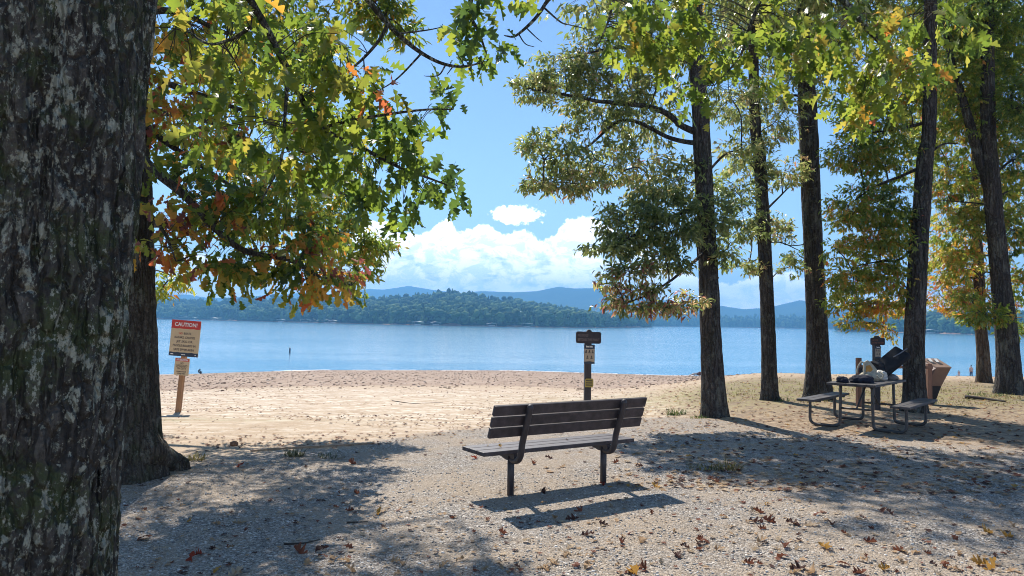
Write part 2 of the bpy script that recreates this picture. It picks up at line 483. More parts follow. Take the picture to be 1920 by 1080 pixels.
wy = np.concatenate([[55], np.geomspace(75, 5900, 40)])
wx = np.linspace(-1, 1, 41)
WX = np.outer(np.maximum(wy * 1.3, 260), wx); WY = np.repeat(wy[:, None], 41, 1)
idx = np.arange(WX.size).reshape(WX.shape)
quads = np.stack([idx[:-1, :-1], idx[:-1, 1:], idx[1:, 1:], idx[1:, :-1]], -1).reshape(-1, 4)
water = obj('water', (np.stack([WX, WY, WX * 0 + WATER_Z], -1).reshape(-1, 3), quads), water_mat(), smooth=True)
tag(water, kind='structure')

# ------------------------------------------------------------------ far hills, mountains and their woods
def hill_mat(name, c1, c2, clay=True, scale=.02):
    t = NT(name); p = t.obj()
    n = t.noise(p, scale, 8, .7); n2 = t.noise(p, scale * 6, 5, .7)
    c = t.mix(t.ss(t.math('ADD', t.math('MULTIPLY', n, .5), t.math('MULTIPLY', n2, .5)), .4, .6), c1, c2)
    if clay:
        z = t.n('ShaderNodeSeparateXYZ', ins={0: p}).outputs[2]
        cl = t.ss(t.math('ADD', z, t.math('MULTIPLY', t.noise(p, .03, 4, .6), 2.4)), -2.2, -3.0)
        c = t.mix(cl, c, t.mix(n2, (.26, .13, .08), (.42, .27, .18)))
    return t.end(t.principled(c, .95, t.bump(n2, 1.0, 6.0), .1))

def interp(pts, x): q = np.array(pts, float); return np.interp(x, q[:, 0], q[:, 1])

def yh(px): return 603 + (px - 960) * math.tan(ROLL)

def ridge(name, base_px, top_px, depth, mat, px0, px1, n=260, m=26, tree_h=0, back=.5, rough=.05, seed=0, kind='structure', dist=None):
    """hill rising from the water line (base_px) to the skyline (top_px); depth = metres from shore to crest"""
    px = np.linspace(px0, px1, n)
    base = interp(base_px, px)
    Db = 6.4 * FPX / np.maximum(base - (603 + (px - 960) * math.tan(ROLL)), .8)
    if dist: Db = np.full(n, float(dist))
    Dc = Db + depth
    tops = np.array([P(a, b, d)[2] for a, b, d in zip(px, interp(top_px, px), Dc)]) - tree_h
    tops = np.maximum(tops, WATER_Z + .5)
    dirs = np.array([ray(a, 600)[0] for a in px])
    s = np.concatenate([[-.02, 0, .012], np.linspace(.03, 1, m), 1 + np.linspace(.15, back, 6)])
    rows = []
    for q in s:
        d = Db + (Dc - Db) * q
        if q <= 0: z = np.full(n, WATER_Z - 1.5 if q < 0 else WATER_Z - .2)
        elif q <= .013: z = np.full(n, WATER_Z + 2.0)
        elif q <= 1: z = WATER_Z + 2.0 + (tops - WATER_Z - 2.0) * (q ** .9 * (1 - .12 * np.sin(q * math.pi)))
        else: z = tops - (tops - WATER_Z) * ((q - 1) / back) ** 1.5
        pt = np.stack([dirs * d, d, z], -1)
        nz = fbm(np.stack([pt[:, 0] / depth * 5, pt[:, 1] / depth * 5, pt[:, 0] * 0 + seed], -1), 5, seed) - .5
        pt[:, 2] += nz * rough * (tops - WATER_Z) * np.clip(min(q, 1) * 2, 0, 1) * (1 if q <= .9 else .3) * 2
        rows.append(pt)
    g = np.array(rows)
    idx = np.arange(g.shape[0] * n).reshape(g.shape[0], n)
    quads = np.stack([idx[:-1, :-1], idx[:-1, 1:], idx[1:, 1:], idx[1:, :-1]], -1).reshape(-1, 4)
    o = obj(name, (g.reshape(-1, 3), quads), mat, smooth=True); tag(o, kind=kind)
    return g, s

def ico(sub):
    bm = bmesh.new(); bmesh.ops.create_icosphere(bm, subdivisions=sub, radius=1)
    v = np.array([q.co[:] for q in bm.verts]); f = np.array([[q.index for q in fc.verts] for fc in bm.faces]); bm.free(); return v, f
IC1 = ico(1); IC2 = ico(2)

def lump_tree_templates(k=6):
    out = []
    for i in range(k):
        V, F, n = [], [], 0
        conifer = i >= k - 3
        for j in range(6 if not conifer else 5):
            v, f = IC1
            if conifer:
                zc = .18 + j * .17; rad = .30 * (1.08 - zc); c = np.array([0, 0, zc]); r = np.array([rad, rad, .16])
            else:
                a = j * 1.1 + rng.random() * .7; zc = .36 + .10 * j + rng.random() * .06; rr = .24 * rng.random() + .06 if j < 5 else 0
                c = np.array([math.cos(a) * rr, math.sin(a) * rr, min(zc, .82)]); r = np.array([.25, .25, .20]) * (.8 + .4 * rng.random())
            q = v * (1 + (rng.random(len(v))[:, None] - .5) * .75)
            V.append(q * r + c); F.append(f + n); n += len(v)
        out.append((np.concatenate(V), np.concatenate(F)))
    return out
LT = lump_tree_templates()

def wood_mat(name, dark, mid, light):
    t = NT(name)
    n = t.noise(t.pos(), .35, 4, .7)
    c = t.ramp(t.math('ADD', t.math('MULTIPLY', t.attr('tint'), .65), t.math('MULTIPLY', n, .4)), [(.15, dark), (.55, mid), (.9, light)])
    return t.end(t.principled(c, .9, None, .1))

def wood(name, pts, hgt, mat, label=None, wide=.62):
    V, F, T, n = [], [], [], 0
    for i, p in enumerate(pts):
        v, f = LT[int(rng.integers(0, len(LT)))]
        h = hgt * (.5 + .8 * rng.random()); w = h * wide * (.8 + .5 * rng.random()); a = rng.random() * 6.28
        ca, sa = math.cos(a), math.sin(a)
        q = np.stack([(v[:, 0] * ca - v[:, 1] * sa) * w * 1.5, (v[:, 0] * sa + v[:, 1] * ca) * w * 1.5, v[:, 2] * h * 1.05 - h * .12], -1) + p
        V.append(q); F.append(f + n); n += len(v); T.append(np.full(len(v), rng.random()))
    o = obj(name, (np.concatenate(V), np.concatenate(F)), mat)
    a = o.data.attributes.new('tint', 'FLOAT', 'POINT'); a.data.foreach_set('value', np.concatenate(T).astype(np.float32))
    tag(o, label, 'forest', kind='stuff')
    return o

def scatter(g, s, n, smin=.012, smax=1.03, bias=1.0):
    """random points on a ridge mesh (g rows by columns), denser near the shore"""
    out = []
    for _ in range(n):
        q = smin + (smax - smin) * rng.random() ** bias
        r = np.interp(q, s, np.arange(len(s))); c = rng.random() * (g.shape[1] - 1.001)
        i, j = int(r), int(c); i = min(i, len(s) - 2); a, b = r - i, c - j
        p = (g[i, j] * (1 - a) + g[i + 1, j] * a) * (1 - b) + (g[i, j + 1] * (1 - a) + g[i + 1, j + 1] * a) * b
        out.append(p)
    return out

leafy1 = ((.014, .042, .014), (.055, .115, .032), (.15, .22, .07))
M_HILL = hill_mat('wooded_hill', (.03, .05, .02), (.05, .08, .025))
M_MTN = hill_mat('mountain_wood', (.022, .045, .02), (.05, .085, .03), clay=False, scale=.008)
M_WOOD = wood_mat('far_wood', *leafy1)

# mountains far behind
ridge('mountains', [(-400, 604), (2400, 628)], [(-400, 560), (250, 556), (330, 552), (350, 552), (390, 559), (470, 556), (560, 549), (640, 552), (690, 541), (718, 543), (765, 536),
      (815, 544), (880, 552), (960, 560), (1080, 574), (1230, 592), (1390, 606), (2400, 640)], 1300, M_MTN, -400, 1400, n=420, m=30, rough=.05, seed=3, dist=3900)
ridge('mountains', [(700, 604), (2400, 632)], [(700, 566), (820, 556), (900, 546), (960, 548), (1005, 546), (1046, 538), (1075, 541), (1110, 540), (1160, 541), (1200, 556), (1250, 564), (1300, 570), (1350, 573), (1395, 580),
      (1440, 577), (1500, 563), (1550, 570), (1610, 580), (1750, 588), (2400, 600)], 900, M_MTN, 640, 2300, n=420, m=30, rough=.06, seed=8, dist=3000)
# woods beyond the open channel
gm_, sm_ = ridge('hills', [(1120, 611), (1300, 612.5), (1560, 617), (1640, 620)], [(1120, 600), (1220, 594), (1350, 591), (1450, 590), (1560, 592), (1640, 600)], 350, M_HILL, 1130, 1660, n=120, tree_h=14, seed=12)
wood('forest', scatter(gm_, sm_, 1500, bias=1.6), 17, M_WOOD, 'hazy low woods across the open channel behind the tree trunks')
# wooded point on the left and centre
bl = [(-300, 596), (260, 597.5), (300, 598.3), (430, 601.3), (620, 606), (760, 609.3), (900, 612), (1000, 613.5), (1100, 614.6), (1180, 614.4), (1222, 613.4)]
tl = [(-300, 556), (260, 561), (330, 558), (400, 557), (460, 553), (520, 551), (600, 552), (690, 554), (740, 551), (790, 545), (840, 541), (880, 545), (930, 552), (980, 558), (1030, 567), (1090, 577), (1150, 586), (1195, 596), (1222, 607)]
gl_, sl_ = ridge('hills', bl, tl, 480, M_HILL, -300, 1222, n=300, tree_h=17, seed=5, rough=.04)
wood('forest', scatter(gl_, sl_, 8000, bias=1.3), 15, M_WOOD, 'dense wooded point across the lake with docks along its edge')
br = [(1560, 621), (1640, 622.5), (1760, 625.5), (1860, 628), (1960, 630), (2300, 634)]
tr = [(1560, 606), (1600, 590), (1640, 583), (1720, 585), (1760, 580), (1800, 582), (1880, 582), (1940, 584), (2300, 580)]
gr_, sr_ = ridge('hills', br, tr, 260, M_HILL, 1570, 2300, n=140, tree_h=15, seed=6)
wood('forest', scatter(gr_, sr_, 2800, bias=1.4), 16, M_WOOD, 'green woods on the far bank behind the right hand trunks')

# the air
def haze():
    v = np.array([[x, y, z] for x in (-9500, 9500) for y in (-2500, 6500) for z in (-12, 330)], float)
    f = [(0, 1, 3, 2), (4, 6, 7, 5), (0, 4, 5, 1), (2, 3, 7, 6), (0, 2, 6, 4), (1, 5, 7, 3)]
    t = NT('haze')
    pv = t.n('ShaderNodeVolumePrincipled', ins={'Color': (.19, .53, 1.0, 1), 'Density': HAZE_D, 'Anisotropy': .15})
    t.l(pv.outputs[0], t.out.inputs['Volume'])
    o = obj('haze', (v, f), t.m); tag(o, kind='stuff')
HAZE_D = 3.4e-4
haze()
# ------------------------------------------------------------------ bark and leaf materials
def bark_mat(name, dark, mid, light, lichen=.0, moss=.0, fine=1.0, bump=.9, bdist=.03, st=.16, lf=1.0):
    t = NT(name); p = t.pos()
    q = t.mapping(p, scale=(1, 1, st))
    v = t.n('ShaderNodeTexVoronoi', feature='DISTANCE_TO_EDGE', ins={'Vector': t.n('ShaderNodeVectorMath', operation='ADD', ins={0: q, 1: t.n('ShaderNodeVectorMath', operation='SCALE', ins={0: t.noise(p, 9 * fine, 3, .6, out=1), 3: .05 / fine}).outputs[0]}).outputs[0], 'Scale': 26.0 * fine})
    n1 = t.noise(q, 14 * fine, 6, .7); n2 = t.noise(p, 60 * fine, 4, .7); n3 = t.noise(p, 5 * fine, 5, .65)
    c = t.ramp(t.math('ADD', t.math('MULTIPLY', n1, .6), t.math('MULTIPLY', n2, .4)), [(.32, dark), (.5, mid), (.68, light)])
    c = t.mix(t.math('MULTIPLY', t.ss(v.outputs[0], .10, .0), .55), c, tuple(x * .45 for x in dark))
    if moss:
        c = t.mix(t.math('MULTIPLY', t.ss(t.math('ADD', t.math('MULTIPLY', n3, .7), t.math('MULTIPLY', n2, .3)), .48, .60), moss), c, (.060, .080, .030))
    if lichen:
        l1 = t.noise(t.mapping(p, scale=(1, 1, .6), loc=(3, 1, 2)), 10 * fine * lf, 7, .72)
        l2 = t.noise(t.mapping(p, scale=(1, 1, .75)), 26 * fine * lf, 5, .7)
        big_ = t.noise(p, 2.6, 3, .6)
        l1 = t.math('ADD', l1, t.math('MULTIPLY', t.math('SUBTRACT', big_, .5), .22)); l2 = t.math('ADD', l2, t.math('MULTIPLY', t.math('SUBTRACT', big_, .5), .2))
        m = t.math('MAXIMUM', t.ss(l1, .535, .60), t.math('MULTIPLY', t.ss(l2, .57, .63), .85))
        c = t.mix(t.math('MULTIPLY', m, lichen), c, t.mix(n2, (.22, .235, .18), (.46, .46, .38)))
    h = t.math('ADD', t.math('MULTIPLY', t.ss(v.outputs[0], .0, .22), .8), t.math('ADD', t.math('MULTIPLY', n1, .9), t.math('MULTIPLY', n2, .35)))
    return t.end(t.principled(c, .92, t.bump(h, bump, bdist), .15))

B_NEAR = bark_mat('lichen_bark', (.030, .028, .027), (.075, .068, .060), (.18, .162, .14), lichen=1.0, moss=.75, st=.28, lf=2.4, bump=1.0)
B_MID = bark_mat('oak_bark', (.034, .028, .023), (.075, .062, .050), (.15, .125, .10), lichen=.30, moss=.35, fine=.8)
B_FAR = bark_mat('grey_bark', (.030, .026, .024), (.070, .060, .054), (.15, .13, .115), lichen=.22, moss=.1, fine=.55, bdist=.05)
B_WARM = bark_mat('brown_bark', (.050, .034, .024), (.11, .075, .05), (.20, .145, .10), lichen=.15, moss=.15, fine=.55, bdist=.05)

def leaf_mat(name, stops, trans=.5, gain=1.7, rough=.38, spec=.5):
    t = NT(name)
    tn = t.attr('tint')
    c = t.ramp(tn, stops)
    n = t.noise(t.pos(), 40, 2, .5)
    c = t.mix(t.math('MULTIPLY', t.ss(n, .5, .75), .35), c, t.ramp(tn, [(q, tuple(x * .6 for x in col)) for q, col in stops]))
    pr = t.principled(c, rough, None, spec)
    tc = t.n('ShaderNodeHueSaturation', ins={'Hue': .485, 'Saturation': 1.06, 'Value': gain, 'Color': c})
    tr = t.n('ShaderNodeBsdfTranslucent'); t.l(tc.outputs[0], tr.inputs[0])
    mx = t.n('ShaderNodeMixShader', ins={0: trans, 1: pr.outputs[0], 2: tr.outputs[0]})
    return t.end(mx)

LEAFC = [(0, (.022, .045, .014)), (.25, (.045, .080, .018)), (.5, (.095, .135, .022)), (.68, (.17, .17, .035)), (.80, (.29, .18, .035)), (.90, (.28, .105, .035)), (1, (.12, .05, .035))]
L_BIG = leaf_mat('red_oak_leaf', LEAFC, .6, 3.2)
L_MID = leaf_mat('white_oak_leaf', LEAFC, .6, 3.1)
LEAFF = [(q, tuple(min(.6, x * 1.45) for x in c)) for q, c in LEAFC]
VEIL = [(0, (.065, .10, .035)), (.2, (.125, .17, .055)), (.4, (.22, .265, .09)), (.6, (.33, .30, .13)), (.75, (.36, .25, .14)), (.88, (.30, .13, .085)), (1, (.18, .08, .06))]  # leaf greens paled and greyed to imitate the veil of lens flare
L_VEIL = leaf_mat('flare_veiled_leaf', VEIL, .52, 2.2, rough=.28, spec=1.0)
L_FINE = leaf_mat('fine_oak_leaf', LEAFF, .55, 2.5, rough=.33, spec=.7)
T_TWIG = rough_mat('twig_bark', (.05, .042, .036), .9)

# leaf templates: levels of (half width, y)
def leaf_template(levels, stalk=.16):
    y = np.array([0.0, stalk] + [stalk + (1 - stalk) * q[1] for q in levels]); w = np.array([.008, .008] + [q[0] for q in levels])
    k = len(y)
    V = np.zeros((3 * k, 3)); V[0::3, 1] = y; V[1::3, 1] = y; V[2::3, 1] = y; V[1::3, 0] = w; V[2::3, 0] = -w
    F = []
    for i in range(k - 1):
        a, b = 3 * i, 3 * i + 3
        F += [(a, a + 1, b + 1), (a, b + 1, b), (a + 2, a, b), (a + 2, b, b + 2)]
    return V, np.array(F)
RED_OAK = leaf_template([(.04, .02), (.20, .13), (.24, .20), (.09, .27), (.33, .44), (.38, .50), (.10, .55), (.27, .74), (.25, .80), (.08, .84), (.11, .93), (0, 1)])
WHITE_OAK = leaf_template([(.05, .02), (.15, .16), (.15, .24), (.09, .29), (.24, .44), (.25, .52), (.13, .57), (.31, .73), (.29, .82), (.16, .86), (.17, .94), (.05, 1)])
FINE_OAK = leaf_template([(.05, .05), (.20, .30), (.09, .42), (.25, .62), (.09, .74), (0, 1)], .12)
SLIM_OAK = leaf_template([(.07, .1), (.20, .40), (.15, .65), (0, 1)], .10)

def unit(v): return v / (np.linalg.norm(v, axis=-1, keepdims=True) + 1e-9)
def rsph(n): return unit(rng.normal(size=(n, 3)))

class Leaves:
    def __init__(s): s.p = []; s.d = []; s.n = []; s.s = []; s.t = []
    def add(s, p, d, n, sz, t): s.p.append(p); s.d.append(d); s.n.append(n); s.s.append(sz); s.t.append(t)
    def geo(s, T):
        T = (T[0] + 0, T[1]); p, d, nn, sz, tn = [np.concatenate(q) for q in (s.p, s.d, s.n, s.s, s.t)]
        V, F = T; k = len(V); n = len(p)
        y = unit(d); z = unit(nn - y * (nn * y).sum(1, keepdims=True)); x = np.cross(y, z)
        fold = .2 + .6 * rng.random(n); curl = .05 - .6 * rng.random(n); tw = (rng.random(n) - .5) * .7
        lx = V[None, :, 0] * (.55 + .5 * rng.random(n))[:, None]; ly = np.repeat(V[None, :, 1], n, 0)
        lz = fold[:, None] * np.abs(lx) + curl[:, None] * ly ** 2 + tw[:, None] * lx * ly
        q = p[:, None] + sz[:, None, None] * (lx[..., None] * x[:, None] + ly[..., None] * y[:, None] + lz[..., None] * z[:, None])
        f = (F[None] + (np.arange(n) * k)[:, None, None]).reshape(-1, 3)
        return q.reshape(-1, 3), f, np.repeat(tn, k)

class Tubes:
    """many thin twigs, vectorised"""
    def __init__(s): s.v = []; s.f = []; s.n = 0
    def add(s, pts, r0, r1, seg=4):
        pts = np.asarray(pts, float); k = len(pts); rad = np.linspace(r0, r1, k)
        t = np.gradient(pts, axis=0); t = unit(t)
        ref = np.array([.31, .2, .93]) if abs(t[0][2]) < .8 else np.array([.93, .3, .2])
        a = unit(np.cross(t, ref)); b = np.cross(t, a)
        ang = np.arange(seg) * 2 * math.pi / seg
        q = pts[:, None] + rad[:, None, None] * (np.cos(ang)[None, :, None] * a[:, None] + np.sin(ang)[None, :, None] * b[:, None])
        i = np.arange(k - 1)[:, None] * seg; j = np.arange(seg)[None]; j2 = (j + 1) % seg
        f = np.stack([i + j, i + j2, i + seg + j2, i + seg + j], -1).reshape(-1, 4)
        s.v.append(q.reshape(-1, 3)); s.f.append(f + s.n); s.n += k * seg

def trunk_geo(axis, rads, seg=48, flare=.5, fl_h=.5, relief=.02, seed=0, roots=5, rough_z=3.0, freq=9.0):
    """tapered bole: axis points (world), radii; buttressed foot, furrowed surface"""
    ax = smooth_curve(axis, 10); rr = np.interp(np.linspace(0, 1, len(ax)), np.linspace(0, 1, len(rads)), rads)
    L = np.concatenate([[0], np.cumsum(np.linalg.norm(np.diff(ax, axis=0), axis=1))])
    step = max(.025, 2 * math.pi * rads[0] / seg * 1.2)
    n = int(L[-1] / step) + 2
    s = np.linspace(0, L[-1], n)
    C = np.stack([np.interp(s, L, ax[:, i]) for i in range(3)], -1); r = np.interp(s, L, rr)
    th = np.arange(seg) * 2 * math.pi / seg
    h = C[:, 2] - C[0, 2]
    fl = flare * np.exp(-np.maximum(h, 0) / fl_h)
    ph = rng.random() * 6
    lob = .5 + .5 * np.cos(roots * th + ph) * .8 + .35 * np.cos((roots - 2) * th + ph * 2)
    lob = np.clip(lob, 0, 1.3)
    rad = r[:, None] * (1 + fl[:, None] * (.35 + .75 * lob[None] * np.exp(-np.maximum(h, 0) / (fl_h * .6))[:, None]))
    cx, sx_ = np.cos(th), np.sin(th)
    q = np.stack([np.broadcast_to(cx[None] * freq * r[:, None], rad.shape), np.broadcast_to(sx_[None] * freq * r[:, None], rad.shape), np.broadcast_to((s / rough_z * freq * .35)[:, None], rad.shape)], -1)
    nz = fbm(q * 1.6 + seed, 4, seed); ridge_ = 1 - np.abs(2 * fbm(q * 2.6 + seed * 3, 3, seed + 3) - 1)
    low = fbm(np.stack([q[..., 0] * .25, q[..., 1] * .25, q[..., 2] * .3], -1), 2, seed + 9) - .5
    rad = rad + relief * ((nz - .5) * 1.2 + (ridge_ - .75) * 1.2) + r[:, None] * .22 * low
    v = np.stack([C[:, None, 0] + rad * cx, C[:, None, 1] + rad * sx_, np.broadcast_to(C[:, None, 2], rad.shape)], -1)
    idx = np.arange(n * seg).reshape(n, seg)
    f = np.stack([idx[:-1], np.roll(idx, -1, 1)[:-1], np.roll(idx, -1, 1)[1:], idx[1:]], -1).reshape(-1, 4)
    return v.reshape(-1, 3), f

class Tree:
    def __init__(s, name, base, label, bark, group=None):
        s.root = thing(name, base, label, 'tree', group); s.bark = bark; s.nodes = []; s.rn = []; s.leaves = Leaves(); s.tw = Tubes(); s.flat = 1.0; s.shrink = .12
    def trunk(s, axis, rads, **kw):
        s.axis = np.asarray(axis, float)
        s.trunk_o = obj('trunk', trunk_geo(axis, rads, **kw), s.bark, s.root, smooth=True)
        c = smooth_curve(axis, 14); s.nodes.append(c); s.rn.append(np.interp(np.linspace(0, 1, len(c)), np.linspace(0, 1, len(rads)), rads))
    def limb(s, pts, r0, r1, wig=.05, part=True):
        c = smooth_curve(pts, 8)
        c[1:-1] += (fbm(c[1:-1] * 1.7, 3, int(rng.integers(99))) - .5)[:, None] * wig * rng.normal(size=3)
        r = np.linspace(1, 0, len(c)) ** .8 * (r0 - r1) + r1
        if part:
            m = MB(); m.tube(c, r, 10 if r0 > .03 else 6); obj('limb', m.geo(), s.bark, s.root, smooth=True)
        else: s.tw.add(c, r0, r1, 5)
        s.nodes.append(c); s.rn.append(r); return c
    def nearest(s, p, below=True):
        N = np.concatenate(s.nodes); d = np.linalg.norm(N - p, axis=1)
        return N[np.argmin(d)]
    def blob(s, c, rad, ncl, leaf=.11, per=10, tint=(.35, .15), droop=.5, spray=.28, branch=True, hang=.0, r0=.02):
        """a mass of foliage: twigs to cluster points in an ellipsoid, each with a spray of leaves"""
        c = np.asarray(c, float); rad = np.asarray(rad, float)
        if branch:
            a = s.nearest(c + np.array([0, 0, -.4])); mid = (a + c) / 2 + np.array([0, 0, .10 * np.linalg.norm(c - a)]) + rng.normal(size=3) * .08 * np.linalg.norm(c - a)
            e = c + (c - a) / (np.linalg.norm(c - a) + 1e-6) * rad * .7
            s.limb([a, mid, c, e], r0, .006, part=False)
        N = np.concatenate(s.nodes)
        u = rsph(ncl) * (rng.random(ncl) ** (1 / 2.4))[:, None]
        pts = c + u * rad
        for p, uu in zip(pts, u):
            k = np.argmin(((N - p) ** 2).sum(1)); a = N[k]; L = np.linalg.norm(p - a)
            if L > 1e-3:
                if L > 3.0: a = p + (a - p) / L * 3.0; L = 3.0
                m = (a + p) / 2 + np.array([0, 0, .12 * L]) + rng.normal(size=3) * .07 * L
                s.tw.add(smooth_curve([a, m, p], 3), max(.004, min(.012, .006 * L)), .0025, 3)
                dirn = unit(p - a)
            else: dirn = rsph(1)[0]
            n = max(3, int(rng.poisson(per)))
            tt = rng.random(n)
            out = unit(dirn * .5 + uu * .5 + rng.normal(size=3) * .25)
            lp = p + out * (tt * spray)[:, None] + rng.normal(size=(n, 3)) * spray * .17
            dd = unit(out * .55 + rsph(n) * .75 + np.array([0, 0, -droop]))
            lp[:, 2] = p[2] + (lp[:, 2] - p[2]) * s.flat
            nn = unit(np.array([0, 0, 1.0]) * (.9 - hang) + rsph(n) * .8 + out * hang)
            tn = np.clip(tint[0] + rng.normal() * tint[1] * .7 + rng.normal(size=n) * tint[1], 0, 1)
            s.leaves.add(lp, dd, nn, leaf * (.65 + .6 * rng.random(n)), tn)
    def pb(s, px, py, d, rx, ry, ncl, rd=None, **kw):
        """blob given where it is seen"""
        k = d / FPX; sh = s.shrink / k
        rx = max(rx - sh, rx * .35); ry = max(ry - sh * .8, ry * .35)
        s.blob(P(px, py, d), (rx * k, rd if rd else .75 * (rx + ry) * .5 * k, ry * k), ncl, **kw)
    def finish(s, T, lm):
        if not s.leaves.p: return
        v, f, tn = s.leaves.geo(T)
        nt = len(v)
        if s.tw.n:
            tv = np.concatenate(s.tw.v); tf = np.concatenate(s.tw.f)
            tri = np.concatenate([tf[:, [0, 1, 2]], tf[:, [0, 2, 3]]])
            v = np.vstack([v, tv]); nl = len(f); f = np.vstack([f, tri + nt]); tn = np.append(tn, np.zeros(len(tv)))
        o = obj('crown', (v, f), [lm, T_TWIG], s.root)
        a = o.data.attributes.new('tint', 'FLOAT', 'POINT'); a.data.foreach_set('value', tn.astype(np.float32))
        if s.tw.n:
            mi = np.zeros(len(f), np.int32); mi[nl:] = 1; o.data.polygons.foreach_set('material_index', mi)
        s.crown = o

def px_axis(pts, d):
    """trunk axis through photo pixels at forward distance d (per point if d is a list)"""
    ds = d if isinstance(d, (list, tuple)) else [d] * len(pts)
    return [P(x, y, q) for (x, y), q in zip(pts, ds)]

GRP = 'oak trees shading the lake beach'
# ------------------------------------------------------------------ big near trunk on the left
d = 2.1
b1 = np.array([-1.52, d, ground_z(-1.52, d) - .05])
T1 = Tree('oak_tree', b1, 'huge lichen crusted oak trunk filling the left edge, large lobed leaves hanging overhead', B_NEAR, GRP)
ax1 = [b1, np.array([-1.487, d, .93]), np.array([-1.445, d, 1.9]), np.array([-1.405, d, 2.7]), np.array([-1.22, d + .1, 4.6]), np.array([-1.0, d + .4, 7.5]), np.array([-.9, d + .7, 12.])]
T1.trunk(ax1, [.40, .335, .325, .325, .29, .24, .10], seg=220, flare=.35, fl_h=.4, relief=.036, seed=21, freq=14.0, rough_z=2.2)
# limbs of the near oak, arching over the view
T1.limb([ax1[4] + [0, .1, -.3], P(380, -160, 3.4), P(455, -10, 4.0), P(540, 140, 4.3), P(612, 238, 4.6), P(690, 280, 4.9), P(760, 318, 5.1), P(845, 350, 5.3)], .030, .005)
T1.limb([P(540, 140, 4.3), P(535, 210, 4.25), P(528, 300, 4.3), P(490, 380, 4.4)], .012, .004)
T1.limb([P(470, 52, 4.05), P(430, 75, 4.2), P(385, 80, 4.3), P(330, 40, 4.5)], .012, .004)
T1.limb([P(612, 238, 4.6), P(720, 215, 4.7), P(800, 205, 4.9), P(850, 205, 5.0)], .012, .004)
T1.limb([ax1[4] + [.1, .2, .2], P(560, -190, 3.9), P(690, 0, 4.4), P(755, 72, 4.6), P(812, 112, 4.7), P(860, 125, 4.8), P(905, 118, 4.85)], .026, .004)
T1.limb([P(730, 45, 4.5), P(705, 85, 4.5), P(660, 130, 4.6), P(600, 160, 4.7)], .012, .004)
T1.limb([P(745, 62, 4.55), P(790, 55, 4.6), P(830, 45, 4.65)], .007, .002)
T1.limb([P(790, 100, 4.65), P(740, 150, 4.7), P(700, 175, 4.75)], .007, .002)
T1.limb([P(835, 122, 4.72), P(822, 140, 4.75), P(795, 142, 4.8)], .006, .002)
T1.limb([P(850, 124, 4.78), P(838, 140, 4.8)], .005, .002)
T1.limb([ax1[5], P(700, -420, 4.4), P(880, -120, 4.6), P(882, 20, 4.7), P(898, 60, 4.75), P(912, 100, 4.8)], .03, .004)
T1.limb([ax1[5], P(900, -500, 4.6), P(1060, -90, 5.0), P(1022, 8, 5.0), P(972, 63, 5.0), P(945, 66, 5.0)], .025, .003)
T1.limb([P(1018, 12, 5.0), P(1050, 40, 5.0), P(1068, 46, 5.0), P(1110, 55, 5.0)], .007, .002)
T1.limb([P(985, 50, 5.0), P(1004, 68, 5.0), P(1016, 78, 5.0)], .005, .002)
T1.limb([P(972, 63, 5.0), P(985, 82, 5.0), P(1002, 88, 5.0)], .005, .002)
T1.limb([ax1[5] + [0, 0, -.6], P(1150, -520, 5.0), P(1480, -140, 5.4), P(1580, 0, 5.5), P(1650, 78, 5.6), P(1702, 126, 5.7)], .05, .005)
T1.limb([P(1480, -140, 5.4), P(1440, -40, 5.5), P(1400, 60, 5.6), P(1385, 110, 5.7), P(1340, 160, 5.8)], .02, .004)
T1.limb([P(1300, -330, 5.2), P(1230, -120, 5.4), P(1165, -20, 5.5), P(1140, 40, 5.6), P(1120, 85, 5.7)], .02, .004)
T1.limb([P(1640, 66, 5.6), P(1670, 60, 5.6), P(1700, 30, 5.6), P(1760, 20, 5.7)], .01, .003)
T1.shrink = .15
kw = dict(leaf=.145, per=6, droop=.85, spray=.24, hang=.4, branch=False)
for (px, py, d, rx, ry, n, tn) in [
        (470, 40, 4.2, 110, 70, 30, .50), (600, 60, 4.4, 90, 70, 22, .50), (360, 60, 4.5, 80, 60, 18, .60), (560, 150, 4.3, 90, 60, 24, .50), (660, 110, 4.5, 50, 40, 8, .5),
        (450, 140, 4.3, 80, 60, 20, .53), (640, 210, 4.6, 80, 50, 24, .46), (700, 160, 4.6, 50, 45, 14, .48), (560, 240, 4.4, 80, 50, 20, .48), (470, 260, 4.5, 80, 60, 16, .48),
        (725, 250, 4.9, 65, 50, 22, .36), (775, 222, 4.9, 45, 32, 10, .26), (822, 208, 5.0, 45, 34, 6, .2), (700, 330, 5.0, 80, 50, 24, .32), (780, 320, 5.1, 70, 45, 24, .24), (845, 345, 5.3, 42, 30, 11, .2),
        (765, 385, 5.2, 38, 24, 7, .18), (600, 310, 4.7, 60, 35, 12, .45), (320, 110, 4.6, 40, 60, 10, .78), (690, 200, 4.5, 30, 30, 4, .8)]:
    T1.pb(px, py, d, rx, ry, int(n * .52 + .5), tint=(tn, .10), rd=.45, **kw)
